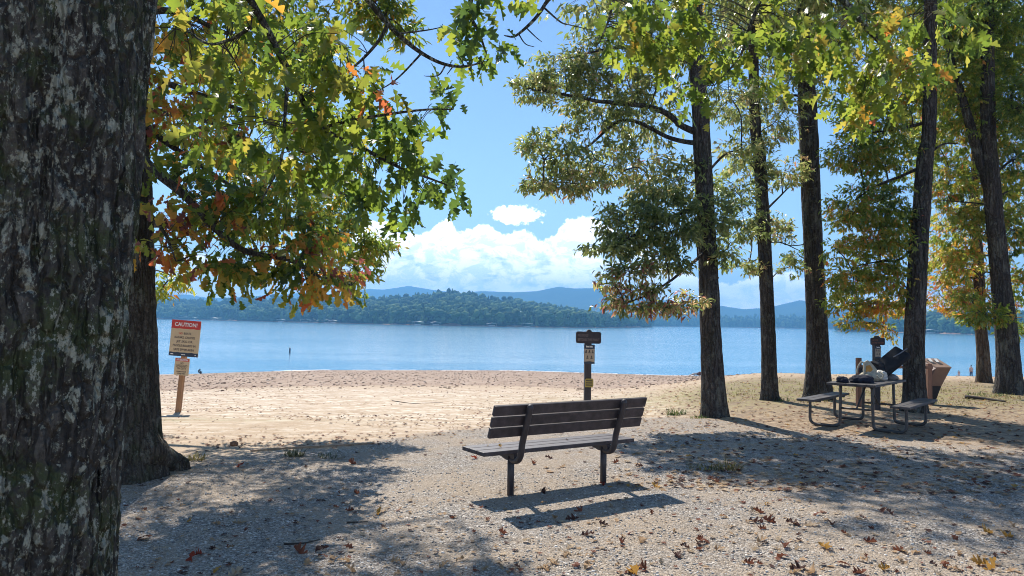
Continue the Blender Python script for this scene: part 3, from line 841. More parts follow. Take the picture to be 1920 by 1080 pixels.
for (px, py, d, rx, ry, n, tn) in [(880, 20, 4.75, 40, 40, 6, .34), (905, 80, 4.8, 30, 34, 6, .18), (845, 75, 4.75, 26, 14, 2, .3), (893, 98, 4.85, 30, 12, 3, .2), (920, 5, 4.8, 16, 20, 2, .4),
        (1190, 10, 5.5, 70, 50, 14, .5), (1150, 60, 5.6, 40, 30, 6, .48), (1300, 20, 5.6, 90, 60, 20, .46), (1250, 80, 5.7, 70, 40, 12, .5), (1370, 90, 5.7, 70, 60, 18, .42), (1330, 170, 5.8, 50, 40, 9, .42),
        (1460, 40, 5.5, 80, 60, 20, .5), (1440, 130, 5.6, 50, 40, 9, .5), (1580, 60, 5.5, 80, 60, 22, .52), (1640, 120, 5.6, 70, 40, 16, .54), (1610, 180, 5.7, 40, 30, 9, .54), (1690, 150, 5.7, 50, 35, 12, .54),
        (1720, 40, 5.7, 60, 50, 14, .54), (1780, 95, 5.7, 40, 30, 6, .55), (1660, 190, 5.7, 50, 22, 7, .54)]:
    T1.pb(px, py, d, rx, ry, int(n * .8 + .5), tint=(tn, .10), rd=.4, **kw)
# unseen crown above the picture; masses over the camera added to block sky light
for c, r, n in [((0, -1.2, 8.2), (2.6, 2.0, 1.4), 90), ((2.8, -.6, 8.6), (2.2, 2.0, 1.3), 80), ((-3.4, -1.6, 8), (2.4, 2.0, 1.5), 80), ((1.4, -4, 8.8), (3, 2.4, 1.6), 90), ((-1.8, -4.6, 8.5), (2.6, 2.4, 1.5), 70), ((5.2, .2, 8.8), (2, 2, 1.3), 60), ((-1.2, 1.6, 7.4), (2.0, 1.4, 1.3), 60), ((.4, 1.2, 9.5), (2.6, 2.2, 1.8), 60), ((-3.0, 1.0, 8.5), (2.5, 2.2, 2.0), 60), ((-.9, 2.8, 12.5), (2.4, 2.4, 1.8), 60)]:
    T1.blob(c, r, n, leaf=.2, per=7, tint=(.45, .12), droop=.6, spray=.3)
T1.finish(RED_OAK, L_BIG)

# ------------------------------------------------------------------ second trunk, white oak turning orange
d2 = 7.3
base2 = G(232, 893); d2 = base2[1]
T2 = Tree('oak_tree', base2, 'oak with bulging root foot just behind the huge left trunk, orange tinged leaves', B_MID, GRP)
ax2 = [base2 - [0, 0, .1]] + px_axis([(226, 700), (222, 420), (215, 150), (205, -150), (200, -500), (205, -900)], d2)
T2.trunk(ax2, [.37, .345, .33, .30, .25, .19, .10], seg=110, flare=.24, fl_h=.35, relief=.024, seed=5, freq=12.0, roots=6)
rt = G(340, 882); rt0_ = np.array([base2[0] + .30, base2[1] - .05, base2[2] + .26])
m = MB(); m.tube(smooth_curve([rt0_ + [-.15, 0, .25], rt0_, rt + [-.16, .05, .08], rt + [-.06, .05, .02], rt + [-.04, .05, -.12]], 5), [.15] * 6 + [.14] * 5 + [.13] * 5 + [.11] * 4 + [.07], 14, round_end=True)
q_, f_ = m.geo(); q_ = q_ + (fbm(q_ * 9, 3, 3) - .5)[:, None] * .05
obj('root', (q_, f_), B_MID, T2.root, smooth=True)
T2.limb([P(226, 250, d2), P(285, 312, 7.2), P(345, 365, 7.2), P(400, 425, 7.3), P(460, 470, 7.5), P(545, 488, 7.8), P(605, 520, 8.2), P(660, 535, 8.5)], .05, .007)
T2.limb([P(225, 180, d2), P(290, 250, 7.6), P(360, 300, 7.9), P(450, 360, 8.2), P(540, 420, 8.6)], .04, .006)
T2.limb([P(220, 120, d2), P(300, 150, 8.0), P(390, 180, 8.4), P(500, 230, 8.8), P(600, 300, 9.2)], .045, .006)
T2.limb([P(215, 40, d2), P(320, 20, 7.8), P(420, 60, 8.2), P(560, 110, 8.8)], .045, .006)
T2.limb([P(224, 330, d2), P(280, 400, 6.9), P(310, 440, 6.8), P(330, 490, 6.8)], .03, .005)
kw = dict(leaf=.145, per=7, droop=.5, spray=.25, hang=.25, branch=False)
for (px, py, d, rx, ry, n, tn, tv) in [
        (320, 410, 6.9, 45, 45, 22, .75, .16), (300, 470, 6.8, 25, 28, 8, .68, .16), (350, 470, 7.1, 35, 25, 10, .86, .1), (380, 350, 7.4, 70, 55, 40, .50, .2), (440, 420, 7.5, 60, 45, 34, .48, .2),
        (500, 380, 8.0, 70, 50, 36, .45, .16), (430, 490, 7.5, 55, 32, 24, .62, .22), (400, 505, 7.3, 30, 25, 8, .42, .15), (500, 500, 7.8, 55, 32, 26, .58, .25), (560, 480, 8.0, 50, 40, 26, .5, .22), (560, 530, 8.0, 40, 16, 8, .45, .2),
        (610, 510, 8.3, 45, 32, 20, .78, .16), (650, 530, 8.5, 32, 20, 10, .62, .2), (600, 540, 8.2, 24, 12, 4, .86, .08), (600, 440, 8.6, 50, 35, 24, .52, .22), (560, 400, 8.5, 50, 40, 20, .42, .15),
        (330, 250, 7.8, 60, 60, 32, .62, .22), (320, 170, 8.0, 50, 60, 24, .80, .13), (400, 230, 8.4, 70, 60, 34, .56, .2), (480, 270, 8.7, 70, 55, 30, .5, .18), (560, 330, 9.0, 60, 45, 24, .45, .15),
        (410, 110, 8.3, 80, 60, 30, .52, .15), (520, 150, 8.7, 70, 60, 26, .46, .15), (340, 60, 8.0, 60, 60, 26, .62, .18), (470, 40, 8.4, 80, 50, 26, .45, .12), (580, 90, 8.9, 50, 50, 14, .45, .12), (300, 330, 7.0, 25, 40, 12, .5, .15),
        (640, 560 - 30, 8.5, 30, 14, 5, .7, .2)]:
    T2.pb(px, py, d, rx, ry, int(n * .75 + .5), tint=(tn - .02 * (tn > .65), tv * .9), rd=.7, **kw)
T2.pb(405, 355, 6.9, 9, 9, 1, tint=(.88, .02), rd=.1, leaf=.17, per=7, droop=.9, spray=.12, branch=False)
for c, r, n in [((-3.7, 9.0, 5.7), (1.4, 1.2, .9), 90), ((-4.4, 9.8, 6.9), (1.8, 1.4, 1), 110), ((-4.4, 7.0, 7.6), (2.2, 1.6, 1.2), 70), ((-5.8, 5.6, 6.6), (2.0, 2.0, 1.6), 60), ((-4.4, 7.3, 11), (2.4, 2.4, 2), 60), ((-6.5, 8.0, 6.0), (1.6, 1.8, 2), 50)]:
    T2.blob(c, r, n, leaf=.19, per=8, tint=(.45, .15), droop=.5, spray=.3)
T2.finish(WHITE_OAK, L_MID)

# ------------------------------------------------------------------ third tree, its bole behind the left trunks
d3 = 12.5
base3 = np.array([(205 - 960) / FPX * d3, d3, 0.]); base3[2] = ground_z(base3[0], base3[1])
T3 = Tree('oak_tree', base3, 'fine leaved pale green oak farther back behind the two left trunks', B_FAR, GRP)
ax3 = [base3 - [0, 0, .1]] + px_axis([(205, 600), (207, 300), (215, 0), (220, -500)], d3)
T3.trunk(ax3, [.24, .22, .2, .17, .07], seg=40, flare=.5, relief=.02, seed=15)
T3.limb([P(206, 420, d3), P(400, 420, 12.3), P(560, 420, 12.0), P(640, 450, 12), P(705, 470, 12)], .07, .01)
T3.limb([P(207, 200, d3), P(400, 230, 12.3), P(560, 330, 12.0), P(660, 370, 12)], .07, .01)
T3.limb([P(214, 0, d3), P(450, -90, 12.3), P(640, -10, 12.2), P(720, 40, 12.2)], .07, .01)
T3.flat = .6
kw = dict(leaf=.115, per=13, droop=.35, spray=.28, branch=True, r0=.014)
for (px, py, rx, ry, n) in [(640, 360, 40, 36, 34), (610, 410, 60, 40, 34), (690, 470, 34, 26, 26), (665, 510, 36, 28, 24), (705, 460, 30, 22, 18), (635, 440, 40, 34, 24), (600, 470, 50, 40, 26), (655, 410, 24, 28, 12), (720, 30, 50, 34, 34), (760, 60, 22, 20, 10), (690, 0, 60, 30, 26),
        (560, 380, 60, 50, 30), (480, 440, 60, 40, 22), (400, 120, 80, 70, 46), (500, 200, 90, 70, 60), (570, 90, 70, 60, 46), (600, 250, 60, 60, 46), (450, 320, 80, 60, 46), (520, 20, 90, 60, 46), (350, 240, 70, 60, 34), (650, 300, 40, 40, 24), (330, 520, 40, 25, 16), (300, 545, 14, 14, 6)]:
    T3.pb(px, py, (9.6 if px > 680 and py < 100 else 12 + rng.normal() * .3), rx, ry, int(n * 1.5), tint=(.50, .12), **kw)
for c, r, n in [((-6.8, 12.5, 9.5), (3.2, 3, 2), 110), ((-4.6, 12.3, 8.6), (2.4, 2, 1.3), 150), ((-3.2, 11.6, 7.7), (1.2, 1.2, .6), 50), ((-5, 10.8, 7.4), (1.6, 1.4, .9), 70), ((-6.8, 12.5, 13), (2.6, 2.6, 2), 70)]:
    T3.blob(c, r, n, leaf=.15, per=12, tint=(.4, .12), droop=.4, spray=.35)
T3.finish(SLIM_OAK, L_FINE)

# ------------------------------------------------------------------ the row of trunks on the right
MUL = 1.75
def right_tree(label, base_px, axis_px, w_px, blobs, limbs, upper, bark=B_FAR, seed=0, template=SLIM_OAK, leaf=.135, hgt_px=-700, d=None, seg=56, flare=.66, fl_h=.5, taper=(1.12, 1.0, .9, .8, .35), per=14, droop=.25, lm=None, mul=1.5, slim=.88, tadd=0.0):
    b = G(*base_px)
    d = d or b[1]
    b = np.array([(base_px[0] - 960) / FPX * d, d, 0.]) if abs(d - b[1]) > .01 else b
    b[0] = P(base_px[0], base_px[1], d)[0]; b[2] = ground_z(b[0], b[1])
    t = Tree('oak_tree', b, label, bark, GRP)
    t.flat = .5
    r = w_px * slim / 2 * d / FPX
    ax = [b - [0, 0, .12]] + px_axis(axis_px + [(axis_px[-1][0] * 1.0, hgt_px)], d)
    t.trunk(ax, [r * q for q in np.interp(np.linspace(0, 1, len(ax)), np.linspace(0, 1, len(taper)), taper)], seg=seg, flare=flare, fl_h=fl_h, relief=.022, seed=seed, freq=9)
    for _ in range(1):
        zz = 1.2 + 4.5 * rng.random(); c_ = np.array([np.interp(zz, np.array(ax)[:, 2], np.array(ax)[:, i]) for i in range(3)]); an = rng.random() * 6.28
        dr = np.array([math.cos(an), math.sin(an), .35]); ln_ = r * 1.1 + .02 + .06 * rng.random()
        m = MB(); m.tube([c_, c_ + dr * ln_ * .6, c_ + dr * ln_ + [0, 0, .02]], [.05, .032, .022], 7, round_end=True); obj('stub', m.geo(), bark, t.root, smooth=True)
    for pts, r0 in limbs: t.limb([P(x, y, d + dd) for x, y, dd in pts], r0, .008)
    for (px, py, dd, rx, ry, n, tn, tv) in blobs:
        t.pb(px, py, d + dd, rx, ry, int(n * mul), tint=(tn + tadd * (tn < .55), tv), leaf=leaf, per=per, droop=droop, spray=.27, branch=True, r0=.016)
    for c, rr, n, tn in upper:
        t.blob(np.array([b[0], b[1], 0]) + np.array(c, float), rr, n, leaf=leaf * 1.45, per=12, tint=(tn, .12), droop=.4, spray=.38)
    t.finish(template, lm or L_FINE); t.d = d
    return t

TA = right_tree('oak nearest the bench on the right, its long leafy boughs reaching left over the water', (1341, 782),
    [(1334, 660), (1326, 450), (1314, 220), (1304, 0)], 43,
    [(1060, 140, .3, 80, 55, 62, .33, .13), (1005, 170, .2, 45, 40, 24, .33, .12), (985, 160, .1, 24, 20, 7, .35, .1), (1120, 200, .4, 90, 70, 70, .32, .14), (1035, 285, .0, 55, 45, 36, .30, .13), (1000, 265, .0, 25, 22, 8, .33, .1),
     (1120, 300, .3, 100, 55, 70, .30, .15), (1020, 345, .0, 40, 22, 20, .36, .2), (1075, 345, .1, 50, 25, 24, .34, .18), (1200, 230, .5, 80, 70, 46, .34, .13), (1240, 120, .5, 90, 80, 60, .36, .12), (1130, 100, .4, 70, 50, 44, .35, .12), (1220, 330, .4, 70, 50, 44, .42, .12),
     (1190, 410, -.6, 70, 42, 44, .22, .12), (1230, 380, -.4, 70, 50, 44, .24, .12), (1140, 465, -.8, 44, 26, 26, .2, .12), (1180, 450, -.6, 60, 35, 34, .22, .14), (1260, 440, -.6, 60, 40, 40, .22, .12), (1320, 400, -.5, 60, 45, 34, .2, .1), (1290, 340, .2, 60, 50, 36, .33, .12),
     (1180, 510, -.9, 55, 24, 24, .3, .28), (1150, 535, -.9, 30, 14, 9, .5, .3), (1250, 490, -.7, 50, 30, 26, .25, .18), (1170, 570, -1., 42, 14, 13, .45, .3), (1230, 575, -1., 48, 16, 18, .55, .3), (1270, 575, -.8, 30, 16, 10, .5, .28), (1210, 545, -1, 40, 20, 14, .4, .3), (1300, 560, -.6, 25, 20, 7, .5, .25),
     (1300, 60, .4, 90, 70, 50, .34, .12), (1370, 180, .5, 60, 60, 30, .33, .12), (1380, 290, .4, 40, 40, 18, .36, .12), (1360, 470, -.2, 40, 40, 18, .25, .12), (1180, 160, .5, 60, 50, 30, .34, .12)],
    [([(1318, 250, 0), (1280, 235, .1), (1220, 140 + 60, .3), (1130, 190, .3), (1040, 175, .2), (985, 165, .1)], .07), ([(1316, 270, 0), (1260, 260, .2), (1170, 225, .4), (1100, 275, .3), (1020, 300, 0)], .05),
     ([(1322, 390, 0), (1270, 400, -.4), (1200, 440, -.7), (1140, 470, -.8)], .045), ([(1326, 470, 0), (1290, 500, -.5), (1230, 545, -.9), (1170, 570, -1)], .035), ([(1310, 120, 0), (1240, 90, .4), (1150, 90, .4), (1060, 110, .3)], .05),
     ([(1320, 330, 0), (1360, 290, .3), (1390, 280, .4)], .03)],
    [((-1.2, 1.4, 8.8), (2.2, 1.6, 1.1), 150, .35), ((.4, 2.0, 9.2), (2.8, 1.8, 1.3), 190, .35), ((-2.5, 1.2, 9.8), (1.4, 1.2, .9), 60, .35), ((2.4, 1.6, 9), (2.2, 1.6, 1.1), 140, .35), ((.6, .6, 10.5), (3.0, 2.8, 1.8), 150, .35), ((0, .5, 13.5), (2.6, 2.6, 2), 100, .35), ((1.6, -.8, 8.4), (2.0, 1.4, .9), 60, .35)], seed=31, lm=L_VEIL, mul=1.55)

TB = right_tree('slender oak trunk set back between the two thick right hand trunks, thin twiggy boughs', (1444, 750),
    [(1441, 640), (1434, 470), (1424, 300), (1413, 130)], 28,
    [(1405, 300, 0, 55, 50, 34, .38, .13), (1450, 230, 0, 60, 55, 34, .38, .13), (1470, 330, 0, 45, 45, 22, .4, .14), (1440, 430, .2, 60, 30, 24, .42, .14), (1395, 420, -.3, 45, 45, 26, .22, .12), (1405, 500, 0, 36, 18, 12, .38, .14), (1480, 500, .2, 30, 24, 9, .36, .14), (1480, 150, .2, 60, 60, 34, .38, .12), (1560, 60, 2.0, 80, 70, 50, .4, .12), (1640, 130, 2.0, 80, 60, 50, .42, .12), (1420, 60, 1.6, 80, 70, 50, .38, .12), (1400, 200, .2, 60, 50, 30, .36, .12), (1380, 360, -.3, 50, 36, 26, .22, .12)],
    [([(1430, 400, 0), (1460, 370, .1), (1490, 340, .2)], .03), ([(1428, 340, 0), (1400, 300, 0), (1370, 290, 0)], .03), ([(1436, 480, 0), (1410, 490, 0), (1385, 500, 0)], .02), ([(1435, 455, 0), (1465, 455, .2), (1500, 470, .2)], .02)],
    [((.2, .6, 10.6), (2.4, 2.2, 1.5), 140, .35), ((1.6, -.8, 9.8), (2, 1.6, 1), 90, .35), ((0, .5, 13), (2, 2, 1.6), 60, .35)], seed=32, seg=44, flare=.6, template=FINE_OAK, lm=L_VEIL, mul=1.9)

TC = right_tree('tall straight dark oak trunk standing just left of the picnic table', (1535, 748),
    [(1533, 640), (1524, 450), (1515, 220), (1508, 0)], 43,
    [(1470, 80, .4, 70, 60, 34, .36, .12), (1540, 120, .4, 60, 70, 34, .36, .12), (1580, 200, .3, 50, 40, 22, .36, .13), (1500, 480, .3, 22, 20, 6, .35, .12)],
    [([(1516, 185, 0), (1485, 180, .2), (1440, 195, .3)], .04), ([(1522, 455, 0), (1495, 460, .1), (1470, 458, .2)], .016), ([(1530, 510, 0), (1560, 505, .1), (1590, 510, .2)], .012)],
    [((0, .5, 9.8), (2.6, 2.2, 1.3), 170, .36), ((1.8, -1.2, 9.4), (2, 1.6, 1), 90, .36), ((.6, .3, 11.5), (2.8, 2.6, 1.6), 110, .36), ((0, .3, 14), (2.2, 2.2, 1.8), 70, .36)], seed=33, taper=(1.22, 1.02, .88, .76, .4), mul=1.9)

TD = right_tree('dark oak trunk right against the far end of the picnic table, leaning slightly right', (1718, 772),
    [(1713, 660), (1722, 480), (1734, 300), (1744, 150)], 38,
    [(1640, 230, .3, 70, 55, 60, .36, .13), (1600, 290, .2, 55, 40, 36, .4, .13), (1660, 300, .3, 70, 50, 50, .34, .13), (1590, 400, .1, 44, 40, 34, .46, .12), (1640, 380, .2, 70, 55, 56, .3, .14), (1650, 460, .1, 70, 45, 56, .46, .12), (1600, 520, .0, 50, 40, 38, .46, .12), (1660, 520, .1, 50, 36, 32, .46, .14),
     (1590, 570, .9, 40, 22, 18, .62, .1), (1640, 578, .9, 52, 22, 24, .70, .1), (1610, 606, .9, 34, 10, 7, .68, .1), (1668, 618, .9, 8, 20, 4, .70, .1), (1690, 560, .3, 40, 30, 20, .62, .12), (1570, 470, .0, 30, 30, 12, .46, .12), (1700, 180, .3, 60, 60, 40, .42, .12), (1570, 540, 0, 26, 26, 9, .3, .12), (1680, 420, .2, 50, 50, 34, .3, .14)],
    [([(1724, 445, 0), (1690, 485, .1), (1650, 490, .1), (1600, 500, 0)], .035), ([(1735, 310, 0), (1690, 330, .2), (1640, 350, .2), (1590, 385, .1)], .04), ([(1740, 230, 0), (1690, 240, .2), (1620, 250, .3)], .04), ([(1738, 290, 0), (1770, 270, .1), (1800, 270, .2)], .03)],
    [((-.6, .6, 9.2), (2.4, 2, 1.3), 160, .4), ((.4, .4, 11.5), (2.8, 2.6, 1.8), 110, .4), ((.2, .3, 14), (2.2, 2.2, 1.8), 70, .4)], seed=34, template=FINE_OAK, leaf=.125, droop=.45, mul=2.1, tadd=.13)

TE = right_tree('thick forked oak trunk at the right edge with golden green leaves round its fork', (1893, 738),
    [(1888, 640), (1872, 480), (1858, 320), (1852, 160)], 38,
    [(1800, 430, .5, 60, 55, 44, .58, .12), (1790, 500, .6, 55, 40, 38, .62, .12), (1780, 340, .5, 55, 50, 36, .5, .13), (1900, 300, .3, 50, 80, 40, .42, .14), (1905, 430, .3, 40, 60, 30, .46, .14), (1910, 530, .3, 30, 40, 16, .5, .14), (1830, 230, .4, 60, 60, 40, .48, .13),
     (1790, 150, .2, 60, 60, 40, .46, .12), (1760, 200, 1.5, 70, 60, 40, .5, .12), (1880, 240, 1.5, 60, 60, 36, .48, .12), (1730, 100, 1.6, 70, 70, 40, .44, .12), (1850, 330, 1.6, 60, 60, 30, .52, .12), (1900, 60, 1.2, 70, 80, 60, .36, .12), (1790, 60, 2.2, 80, 70, 50, .40, .12), (1905, 380, 1.8, 50, 70, 34, .46, .12), (1820, 140, 2.2, 80, 70, 50, .42, .12), (1910, 200, -.5, 40, 60, 26, .34, .12), (1760, 300, 2.4, 60, 60, 34, .5, .12), (1885, 120, 1.8, 70, 70, 44, .44, .12), (1800, 210, 2.0, 70, 60, 40, .48, .12), (1710, 250, 2.6, 60, 50, 30, .48, .12), (1700, 40, 2.2, 80, 60, 44, .4, .12), (1850, 80, .1, 80, 70, 60, .36, .12), (1900, 170, .1, 60, 60, 40, .36, .12), (1800, 40, .2, 70, 50, 40, .40, .12), (1850, 590, -.4, 50, 22, 24, .48, .14), (1820, 560, -.2, 30, 22, 12, .56, .12), (1900, 620, .3, 26, 16, 6, .45, .1), (1750, 260, .5, 40, 50, 22, .46, .12), (1840, 400, .6, 40, 50, 20, .52, .12), (1880, 20, -.2, 90, 50, 50, .32, .12)],
    [([(1862, 370, 0), (1838, 300, .1), (1812, 210, .2), (1786, 120, .3), (1760, 0, .4), (1730, -150, .5)], .17), ([(1868, 385, 0), (1820, 380, .3), (1760, 375, .4)], .03), ([(1872, 520, 0), (1846, 512, .2), (1842, 560, .3)], .025), ([(1860, 330, 0), (1900, 300, .1), (1940, 290, .1)], .03)],
    [((.2, .6, 10.6), (3.4, 2.6, 1.8), 130, .4), ((-1.6, .6, 12), (2.8, 2.6, 1.8), 100, .4), ((.4, .3, 15), (2.8, 2.6, 2), 80, .4)], seed=35, template=FINE_OAK, leaf=.155, droop=.45, taper=(1.25, 1.05, .9, .8, .4), mul=2.6, tadd=.04)

TF = right_tree('smaller brown oak trunk farthest back near the waterside couple, yellow leaves above it', (1845, 714),
    [(1843, 660), (1838, 590), (1834, 480), (1828, 330)], 22,
    [(1800, 540, .2, 50, 32, 38, .72, .09), (1830, 560, -.3, 40, 24, 24, .72, .09), (1770, 560, .2, 45, 24, 28, .70, .1), (1810, 480, .3, 55, 45, 38, .66, .1), (1760, 500, .3, 50, 40, 32, .62, .12), (1870, 500, .3, 50, 45, 30, .6, .12), (1800, 400, .3, 60, 50, 34, .6, .1), (1780, 585, .2, 26, 12, 7, .7, .08), (1890, 565, .2, 30, 20, 9, .55, .12)],
    [([(1830, 520, 0), (1800, 525, .1), (1760, 545, .2)], .04), ([(1829, 480, 0), (1860, 480, .1), (1900, 490, .2)], .04)],
    [((0, .4, 9.5), (3, 2.6, 2), 70, .6), ((0, .4, 12.5), (2.6, 2.6, 2), 60, .55)], bark=B_WARM, seed=36, d=24.0, leaf=.14, seg=36, hgt_px=-250, template=FINE_OAK, mul=1.9)
# ------------------------------------------------------------------ painted surfaces
M_SLAT = rough_mat('brown_slat_paint', (.055, .043, .046), .55, .5, 14, .5, .003, .5, stretch=(1, 1, 1))
M_PIPE = rough_mat('brown_pipe_paint', (.045, .037, .040), .45, .25, 14, .2, .002, .5)
M_BOLT = rough_mat('bolt_steel', (.22, .21, .20), .4, .2, 40, .2, .001, .6, metal=.8)
M_POST = rough_mat('brown_post_paint', (.044, .039, .042), .65, .3, 9, .4, .004, .4, stretch=(1, 1, .3))
M_TANPOST = rough_mat('tan_timber', (.36, .20, .105), .8, .25, 10, .5, .004, .3, stretch=(1, 1, .2))
M_CREAM = rough_mat('cream_panel', (.60, .46, .28), .55, .06, 6, .1, .001, .4)
M_RED = rough_mat('red_print', (.55, .045, .03), .5, .08, 6, .05, .001, .4)
M_INK = rough_mat('dark_print', (.06, .05, .055), .6, .1, 20, .05, .001, .3)
M_NAVY = rough_mat('navy_print', (.03, .045, .075), .55, .15, 8, .05, .001, .4)
M_WHITE = rough_mat('white_print', (.78, .76, .72), .5, .05, 20, .05, .001, .4)
M_BOARD = rough_mat('brown_board', (.048, .042, .050), .7, .25, 10, .3, .003, .3)
M_BOARDTXT = rough_mat('faded_lettering', (.20, .165, .17), .7, .2, 20, .1, .001, .3)
M_TANPANEL = rough_mat('tan_panel', (.40, .33, .25), .6, .1, 8, .1, .001, .4)
M_YELLOW = rough_mat('yellow_panel', (.34, .27, .06), .6, .15, 10, .1, .001, .4)

def prm(o, rx, ry, pts, th): m = MB(); m.prism(pts, o, rx, ry, th); return m.geo()
def rect(x0, y0, x1, y1): return [(x0, y0), (x1, y0), (x1, y1), (x0, y1)]

# ------------------------------------------------------------------ bench
L0, L1 = G(957, 929), G(1131, 906)
e = L1 - L0; e[2] = 0; span = np.linalg.norm(e); e /= span
nb = np.array([-e[1], e[0], 0.])                      # towards the lake
cen = (L0 + L1) / 2; gz = float(cen[2]) ; Zu = np.array([0, 0, 1.0])
bench = thing('park_bench', cen, 'dark brown slatted park bench on two posts facing the lake, seen from behind', 'bench')
def bp(a, f, z): return cen + e * a + nb * f + Zu * z
half = .925
sx0 = .0
for k, f in enumerate((-.035, .105, .245)):
    m = MB(); m.box(bp(sx0, f + .02, .425), [e, nb, Zu], (half, .066, .020), .007)
    obj('seat_slat', m.geo(), M_SLAT, bench)
lean = unit(np.array([*(nb * -.36)[:2], 1.0])); bn = unit(nb + Zu * .36)
for k in range(3):
    c = bp(sx0, -.165, .635) + lean * (k * .112)
    m = MB(); m.box(c, [e, lean, np.cross(e, lean)], (half, .050, .018), .006)
    obj('back_slat', m.geo(), M_SLAT, bench)
for s in (-1, 1):
    a = s * span / 2
    m = MB(); m.tube([bp(a, 0, -.12), bp(a, 0, .2), bp(a, 0, .372)], .033, 16)
    leg = obj('leg', m.geo(), M_PIPE, bench, smooth=True)
    # bracket under the seat
    m = MB(); m.prism([(-.09, .0), (.29, .0), (.29, -.02), (.06, -.07), (-.05, -.07), (-.09, -.04)], bp(a, .0, .403), nb, Zu, .05)
    obj('seat_bracket', m.geo(), M_PIPE, bench)
    pth = [bp(a, .00, .345), bp(a, -.07, .338), bp(a, -.135, .362), bp(a, -.172, .425), bp(a, -.187, .51)]
    tp = bp(a, -.175, .56) ; base_b = bp(a, -.190, .60)
    q = [base_b + lean * t - bn * .026 for t in (.0, .12, .24, .29)]
    m = MB(); m.tube(smooth_curve(pth + q, 7), .031, 16, round_end=True)
    arm = obj('back_support', m.geo(), M_PIPE, bench, smooth=True)
    for k in range(3):
        c = bp(a, -.165, .635) + lean * (k * .112) + bn * .018
        m = MB(); m.tube([c, c + bn * .006], .008, 8); obj('bolt', m.geo(), M_BOLT, arm)

# ------------------------------------------------------------------ caution sign
b = G(334, 773); yh_ = yh(334)
lean_c = unit(np.array([.062, .02, 1.0])); rx = unit(np.array([1.0, -.10, -.055])); ry = unit(lean_c - rx * np.dot(rx, lean_c)); nzz = np.cross(rx, ry)
k = b[1] / FPX
cs = thing('caution_sign', b, 'leaning tan timber post carrying a cream CAUTION panel with red heading above the sand', 'sign')
m = MB(); m.box(b + lean_c * .80, [rx, np.cross(lean_c, rx), lean_c], (.045, .045, .93), .008)
obj('post', m.geo(), M_TANPOST, cs)
pw, ph = 57 * k / 2, 67 * k / 2
pc = P(347, 634.5, b[1] - .07)
panel = obj('caution_panel', prm(pc, rx, ry, rect(-pw, -ph, pw, ph), .012), M_CREAM, cs)
f0 = pc - nzz * 0.0 + nzz * .0
fr = -np.cross(ry, rx)                                   # faces the viewer?
# reading direction: rx to the right, ry up -> front normal = rx x ry
fn = np.cross(rx, ry)
if np.dot(fn, CAM - pc) < 0: raise RuntimeError('sign faces away')
def on(o, x, y, z): return o + rx * x + ry * y + fn * z
wave = lambda y, a, n=15: [(-pw + 2 * pw * i / (n - 1), y + a * math.sin(i * 1.9) * (.6 + .4 * math.sin(i * .7))) for i in range(n)]
hd = wave(ph - .175 * 2 * ph * 1.35, .006)
obj('heading_band', prm(on(pc, 0, 0, .007), rx, ry, hd + [(pw, ph), (-pw, ph)], .003), M_RED, panel)
ft = wave(-ph + .105 * 2 * ph, .006)
obj('foot_band', prm(on(pc, 0, 0, .007), rx, ry, [(-pw, -ph), (pw, -ph)] + ft[::-1], .003), M_NAVY, panel)
m = MB(); text_on(m, 'CAUTION!', on(pc, 0, 0, .0085), rx, ry, 0, ph - .125 * 2 * ph, 1.0 * .105, width=pw * 1.56, bold=.003, eps=.002)
obj('heading_lettering', m.geo(), M_WHITE, panel)
for i, (t_, w_) in enumerate([('BOATS,', .52), ('KAYAKS, CANOES,', 1.42), ('JET SKIS, OR', 1.12), ('PADDLE BOARDS IN', 1.56), ('SAFE SWIM AREA', 1.42)]):
    m = MB(); text_on(m, t_, on(pc, 0, 0, .0065), rx, ry, (.16 * pw if i == 0 else 0), ph * (.26 - .225 * i), .062, width=pw * w_, bold=.001, eps=.002)
    obj('notice_lettering', m.geo(), M_INK, panel)
m = MB(); text_on(m, 'NO', on(pc, 0, 0, .0065), rx, ry, -.30 * pw, ph * .26, .062, width=pw * .22, bold=.001, eps=.002)
obj('red_lettering', m.geo(), M_RED, panel)
for x_, w_ in ((-.78, .11), (.0, .15), (.83, .05)):
    m = MB(); m.prism([(-pw * w_, -.008), (pw * w_, -.008), (pw * w_ * .8, .006), (0, .012), (-pw * w_ * .9, .007)], on(pc, x_ * pw, -ph + .05 * 2 * ph, .0095), rx, ry, .002)
    obj('logo_mark', m.geo(), M_WHITE, panel)
pc2 = P(341, 687.5, b[1] - .07); pw2, ph2 = 28.5 * k / 2, 32 * k / 2
pan2 = obj('attention_panel', prm(pc2, rx, ry, rect(-pw2, -ph2, pw2, ph2), .010), M_CREAM, cs)
obj('heading_band', prm(on(pc2, 0, 0, .006), rx, ry, rect(-pw2 * .92, ph2 * .62, pw2 * .92, ph2 * .95), .003), M_RED, pan2)
m = MB(); text_on(m, 'ATTENTION', on(pc2, 0, 0, .0075), rx, ry, 0, ph2 * .78, .05, width=pw2 * 1.62, bold=.002, eps=.002)
obj('heading_lettering', m.geo(), M_WHITE, pan2)
for t_, y_, w_, sz in [('NO', .38, .40, .06), ('LIFEGUARD', .08, 1.55, .06), ('ON DUTY', -.22, 1.25, .06), ('SWIM AT YOUR', -.58, 1.3, .035), ('OWN RISK', -.80, 1.05, .035)]:
    m = MB(); text_on(m, t_, on(pc2, 0, 0, .0055), rx, ry, 0, ph2 * y_, sz, width=pw2 * w_, bold=.001, eps=.002)
    obj('notice_lettering', m.geo(), M_INK, pan2)
